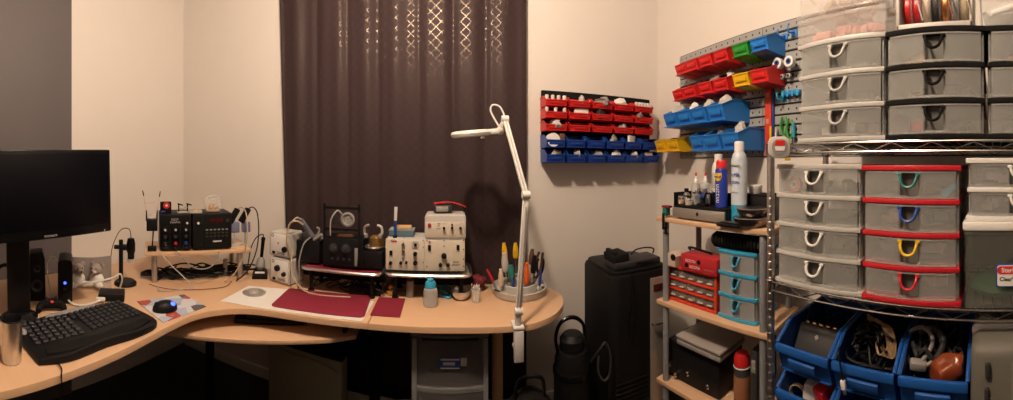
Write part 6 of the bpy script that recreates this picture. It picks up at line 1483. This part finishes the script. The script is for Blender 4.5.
MB().tube([(-0.10, 0.045, 0.045), (0.0, 0.03, 0.075), (0.10, 0.05, 0.11)], 0.010, 12, 6).build('outer_fold', W['white'], wb_)

# tape measure clipped to the rack corner
x_, y_ = 1.028 * math.sin(az(779)), 1.028 * math.cos(az(779))
tm = thing('tape_measure', 'grey round cornered tape measure with a red badge clipped to the rack post', 'tape measure', (x_, y_, zat(158.5, x_, y_)), math.radians(-52))
MB().prism(rrect(0.066, 0.064, 0.020), 0, 0.030, 'xz', 0.005).xf(Matrix.Translation((0, -0.012, 0.033))).build('case', W['lgrey'], tm)
MB().prism(rrect(0.046, 0.046, 0.020), -0.014, -0.0115, 'xz').xf(Matrix.Translation((0.002, 0, 0.034))).build('rubber_ring', W['grey'], tm)
MB().prism([(-0.015, 0.002), (0.015, 0.002), (0.013, 0.017), (-0.012, 0.017)], -0.0165, -0.0142, 'xz').xf(Matrix.Translation((0.002, 0, 0.036))).build('red_badge', W['red'], tm)
MB().prism([(-0.013, -0.013), (0.013, -0.013), (0.015, 0.0), (-0.015, 0.0)], -0.0160, -0.0142, 'xz').xf(Matrix.Translation((0.002, 0, 0.036))).build('white_badge', W['paper'], tm)
MB().box((0.026, 0.003, -0.002), (0.016, 0.022, 0.008), 0.002).build('tape_tongue', W['yellow'], tm)
MB().box((0, 0.020, 0.045), (0.016, 0.006, 0.05), 0.002).build('belt_clip', W['dgrey'], tm)

# -------- bottom shelf: blue stacking bins with cables, router, hard case
ZK = ZW[2] + 0.0005
big = None
def big_bin(lx0, lx1, zb, label, h=0.137, d=0.30):
    global big
    if big is None:
        big = thing('stacking_bin', label, 'bin', RACK.p((lx0 + lx1) / 2, -0.012, zb), KT, 'blue stacking bins on the wire rack')
        w = lx1 - lx0; lip = 0.090; t = 0.004
        b = MB().box((0, d / 2 + 0.01, t / 2), (w - 0.016, d - 0.03, t))
        b.box((0, d - t / 2, h / 2), (w - 0.006, t, h))
        prof = [(0.03, 0), (d, 0), (d, h), (0.085, h), (0.075, h - 0.004), (0.004, lip), (0, lip - 0.006)]
        for s in (-1, 1): b.prism(prof, s * (w / 2 - 0.004), s * (w / 2 - 0.008), 'yz')
        b.prism([(0.03, 0), (0.034, 0), (0.006, lip), (0.002, lip)], -w / 2 + 0.005, w / 2 - 0.005, 'yz')
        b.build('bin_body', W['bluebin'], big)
        r = MB()
        for s in (-1, 1):
            r.tube([(s * (w / 2 - 0.002), d, h - 0.004), (s * (w / 2 - 0.002), 0.085, h - 0.004), (s * (w / 2 - 0.002), 0.070, h - 0.008), (s * (w / 2 - 0.002), 0.004, lip)], 0.0055, 8, 1)
        r.box((0, 0.0, lip - 0.012), (w - 0.002, 0.010, 0.026), 0.004)
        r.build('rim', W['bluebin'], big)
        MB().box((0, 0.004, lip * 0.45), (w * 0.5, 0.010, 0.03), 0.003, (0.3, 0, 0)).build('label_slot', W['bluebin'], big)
        return big
    return dup(big, RACK.p((lx0 + lx1) / 2, -0.012, zb), KT, label)
def ry(Y): return 0.645 - Y
cols = ((ry(0.622), ry(0.439)), (ry(0.4315), ry(0.2485)), (ry(0.241), ry(0.058)))
w0 = cols[0][1] - cols[0][0]
nm = ('left', 'middle', 'right')
for k, (a, c) in enumerate(cols):
    for lv_, zb in enumerate((ZK, ZK + 0.140)):
        if lv_ == 0 and k > 0: 
            pass
        lab = (('lower left blue bin holding a coil and a red box', 'upper left blue bin holding a black router'), ('lower middle blue bin under the cable bin', 'middle blue bin overflowing with black cables'), ('lower right blue bin under the bag bin', 'right blue bin holding grey cables and an orange bag'))[k][lv_]
        m_ = (a + c) / 2
        big_bin(m_ - w0 / 2, m_ + w0 / 2, zb, lab)
def cl(k): return (cols[k][0] + cols[k][1]) / 2
ZB2 = ZK + 0.140 + 0.0045
# router
rt = thing('wifi_router', 'black router with a row of sockets tilted in the upper left blue bin', 'router', RACK.p(cl(0) - 0.005, 0.055, ZB2 + 0.002), KT)
Mx = Matrix.Translation((0, 0.0, 0.012)) @ Euler((-0.55, 0, 0)).to_matrix().to_4x4()
MB().box((0, 0.012, 0.062), (0.145, 0.028, 0.10), 0.008).xf(Mx).build('casing', W['dgrey'], rt)
for q in range(5): MB().box((-0.05 + 0.025 * q, 0.012, 0.114), (0.014, 0.012, 0.006), 0.001).xf(Mx).build('socket', W['gold'], rt)
MB().prism([(0, -0.009), (0.008, 0), (0, 0.009), (-0.008, 0)], -0.004, -0.001, 'xz').xf(Mx @ Matrix.Translation((0, 0.0, 0.075))).build('emblem', W['grey'], rt)
MB().cyl((-0.058, 0.016, 0.10), (-0.060, 0.020, 0.17), 0.004, seg=10).xf(Mx).build('antenna', W['black'], rt)
def tangle(k, zb, m_, label, n=12, zr=0.10, r=0.004, y0=0.05, y1=0.25, seed=5, pad=0.02):
    mb_ = MB(); w = w0 - 2 * pad
    for q in range(n):
        rr = random.Random(seed * 100 + q)
        pts = [(rr.uniform(-w / 2, w / 2), rr.uniform(y0, y1), rr.uniform(0.006, zr)) for _ in range(7)]
        mb_.tube(pts, r, 6, 5)
    for v in mb_.bm.verts: v.co.x = max(-w / 2 - 0.004, min(w / 2 + 0.004, v.co.x)); v.co.z = max(0.001, v.co.z); v.co.y = max(0.028, v.co.y)
    return tag(mb_.build('cable_tangle', W[m_], None, RACK.p(cl(k), -0.012, zb), KT), label, 'cables', kind='stuff')
tangle(0, ZB2, 'blackm', 'black cables behind the router in the upper left blue bin', 8, 0.12, 0.0035, 0.15, 0.28, 3)
tangle(1, ZB2, 'black', 'heap of black cables in the middle blue bin', 20, 0.155, 0.0042, 0.05, 0.27, 4)
tangle(2, ZB2, 'dgrey', 'heap of dark grey cables in the right blue bin', 16, 0.14, 0.0048, 0.05, 0.27, 6)
# pale tan cable bundle
bx_, by_, bz_ = rx_(884, 0.10), 0.10, ZB2 + 0.145
m = MB()
for q in range(7):
    m.tube([RACK.p(bx_ - 0.07, by_ + 0.05, bz_ - 0.01 + 0.004 * q), RACK.p(bx_ - 0.03, by_ + 0.02, bz_ + 0.012 + 0.004 * math.sin(q)), RACK.p(bx_ + 0.005 + 0.004 * q, by_ - 0.015, bz_ + 0.010), RACK.p(bx_ + 0.020 + 0.004 * q, by_ - 0.03, bz_ - 0.035 - 0.003 * q), RACK.p(bx_ - 0.005 + 0.004 * q, by_ - 0.03, bz_ - 0.060), RACK.p(bx_ - 0.02 + 0.003 * q, by_ - 0.01, bz_ - 0.03), RACK.p(bx_ - 0.01, by_ + 0.02, bz_ + 0.0)], 0.0033, 8, 6)
tag(m.build('tan_cable_bundle', mat('tan_cable', (0.30, 0.20, 0.10), 0.45)), 'bundle of tan and copper cables lying over the middle blue bin', 'cable bundle')
gx_ = rx_(916, 0.06)
c = thing('grey_adapter', 'pale grey adapter plug lying in the right blue bin', 'adapter', RACK.p(rx_(917, 0.03), 0.035, ZB2 + 0.075), KT)
MB().box((0, 0.012, 0.012), (0.045, 0.024, 0.024), 0.004, (0.2, 0.1, 0.2)).build('adapter_body', W['grey'], c)
MB().tube([(0.02, 0.01, 0.012), (0.045, 0.02, 0.03), (0.06, 0.04, 0.06), (0.04, 0.06, 0.085), (0.0, 0.06, 0.09)], 0.005).build('cable', W['grey'], c)
for q, (m_, lab, dx) in enumerate((('dgrey', 'thick grey flat cable curving through the right blue bin', 0.0), ('grey', 'grey looped cable standing above the right blue bin', -0.03))):
    cab('thick_cable', lab, [RACK.p(gx_ + dx - 0.02, 0.10, ZB2 + 0.12), RACK.p(gx_ + dx + 0.02, 0.06, ZB2 + 0.075), RACK.p(gx_ + dx + 0.06, 0.055, ZB2 + 0.11), RACK.p(gx_ + dx + 0.075, 0.07, ZB2 + 0.15), RACK.p(gx_ + dx + 0.04, 0.10, ZB2 + 0.165), RACK.p(gx_ + dx, 0.12, ZB2 + 0.14)], 0.0085 if q == 0 else 0.006, m_)
ob = MB().sphere((0, 0, 0), (0.055, 0.035, 0.035), 20, 14)
rr = random.Random(2)
for v in ob.bm.verts: v.co += Vector((math.sin(v.co.z * 130), math.sin(v.co.x * 110), math.cos(v.co.y * 150))) * 0.005
ob.xf(Euler((0, -0.55, 0)).to_matrix().to_4x4())
tag(ob.build('orange_bag', mat('shiny_orange_bag', (0.20, 0.04, 0.012), 0.2), None, RACK.p(rx_(947, 0.03), 0.045, ZB2 + 0.085), KT), 'shiny dark orange bag at the right of the right blue bin', 'bag')
# usb plug hanging from the middle bin
up = thing('usb_cable', 'black cable with a white plug hanging between the left and middle bins', 'cable', RACK.p(rx_(843, -0.03), -0.03, 0.0), KT)
zq = RACK.z(380, rx_(843, -0.03), -0.03)
MB().tube([(-0.02, 0.02, zq + 0.075), (-0.012, -0.002, zq + 0.07), (-0.004, -0.004, zq + 0.03), (0, 0, zq)], 0.003).build('lead', W['black'], up)
MB().box((0.001, 0, zq - 0.013), (0.014, 0.009, 0.024), 0.002, (0, -0.2, 0)).build('white_plug', W['white'], up)
MB().box((0.005, 0, zq - 0.031), (0.010, 0.005, 0.014), 0.001, (0, -0.2, 0)).build('metal_tip', W['steel'], up)
# lower left bin contents
ZL = ZK + 0.0045
t = MB().box((0, 0, 0.045), (0.045, 0.09, 0.085), 0.004, (0.25, 0, -0.35)).build('red_carton', W['redd'], None, RACK.p(cl(0) + 0.045, 0.085, ZL + 0.016), KT); tag(t, 'red carton slanting in the lower left blue bin', 'carton')
t = MB().box((0, 0, 0.05), (0.05, 0.05, 0.075), 0.004, (0, 0.1, 0.2)).build('white_carton', W['paper'], None, RACK.p(cl(0) - 0.01, 0.075, ZL + 0.0), KT); t.location.z = ZL + 0.0; tag(t, 'white carton in the lower left blue bin beside the red one', 'carton')
m = MB().tube([(0.028 * math.cos(a) , 0.006 * math.sin(a * 0.31), 0.035 + 0.028 * math.sin(a)) for a in [k * 0.55 for k in range(38)]], 0.0025, 6, 2)
tag(m.build('wire_coil', W['beige'], None, RACK.p(cl(0) - 0.052, 0.055, ZL + 0.012), KT), 'small coil of pale wire in the lower left blue bin', 'coil')
# hard case
hx0 = ry(0.052); hw = 0.30
hc = thing('hard_case', 'grey hard plastic case standing at the right end of the lower wire shelf', 'case', RACK.p(hx0 + hw / 2, -0.055, ZK), KT)
MB().box((0, 0.06, 0.172), (hw, 0.115, 0.344), 0.03, seg=4).build('front_shell', W['case'], hc)
MB().box((0, 0.20, 0.172), (hw, 0.16, 0.344), 0.03, seg=4).build('rear_shell', W['case'], hc)
MB().box((0, 0.119, 0.172), (hw + 0.002, 0.012, 0.343), 0.01).build('seam_band', W['grey'], hc)
for px, py in ((987.5, 371), (986.5, 396)):
    a_ = rx_(px, -0.058) - (hx0 + hw / 2); z_ = RACK.z(py, rx_(px, -0.058), -0.058) - ZK
    MB().box((a_, -0.001, z_), (0.012, 0.012, 0.035), 0.003).build('latch', W['dgrey'], hc)
MB().box((0.0, -0.002, 0.16), (0.10, 0.012, 0.28), 0.005).box((-0.048, -0.005, 0.16), (0.006, 0.010, 0.30), 0.002).build('raised_panel', W['case'], hc)
# coil of cable hanging between the shelf unit and the rack
m2 = MB()
for q in range(3):
    m2.tube([(1.06 + 0.055 * math.cos(a) + 0.006 * q, 0.715 + 0.008 * q, 0.60 + 0.105 * math.sin(a)) for a in [2 * PI * k / 12 + q for k in range(13)]], 0.0048, 8, 4)
tag(m2.build('hanging_cable_coil', W['dgrey']), 'coil of dark cable hanging between the wooden shelves and the wire rack', 'cable coil')

# ================================================================== LIGHT AND CAMERA
def lamp(name, loc, power, col, r):
    l = bpy.data.lights.new(name, 'POINT'); l.energy = power; l.color = col; l.shadow_soft_size = r
    o = bpy.data.objects.new(name, l); COL.objects.link(o); o.location = loc; return o
lamp('ceiling_lamp', (-0.20, 0.68, 2.66), 98, (1.0, 0.765, 0.565), 0.06)
wd_ = bpy.data.worlds.new('world'); S.world = wd_; wd_.use_nodes = True
wd_.node_tree.nodes['Background'].inputs[0].default_value = (0.02, 0.02, 0.03, 1); wd_.node_tree.nodes['Background'].inputs[1].default_value = 0.3
cd_ = bpy.data.cameras.new('camera'); co_ = bpy.data.objects.new('camera', cd_); COL.objects.link(co_)
co_.location = (0, 0, CAMZ); co_.rotation_euler = (PI / 2, 0, -(506.5 - XB) / F)
cd_.type = 'PANO'; cd_.panorama_type = 'CENTRAL_CYLINDRICAL'
hh = 506.5 / F
cd_.central_cylindrical_range_u_min = -hh; cd_.central_cylindrical_range_u_max = hh
cd_.central_cylindrical_range_v_min = -(400 - HY) / F; cd_.central_cylindrical_range_v_max = HY / F
cd_.central_cylindrical_radius = 1.0; cd_.clip_start = 0.01
S.camera = co_
S.view_settings.view_transform = 'Standard'; S.view_settings.look = 'None'; S.view_settings.gamma = 1.0; S.view_settings.exposure = 0.0
S.view_settings.use_curve_mapping = False
S.cycles.use_denoising = True
S.cycles.transparent_max_bounces = 16
S.cycles.max_bounces = 8
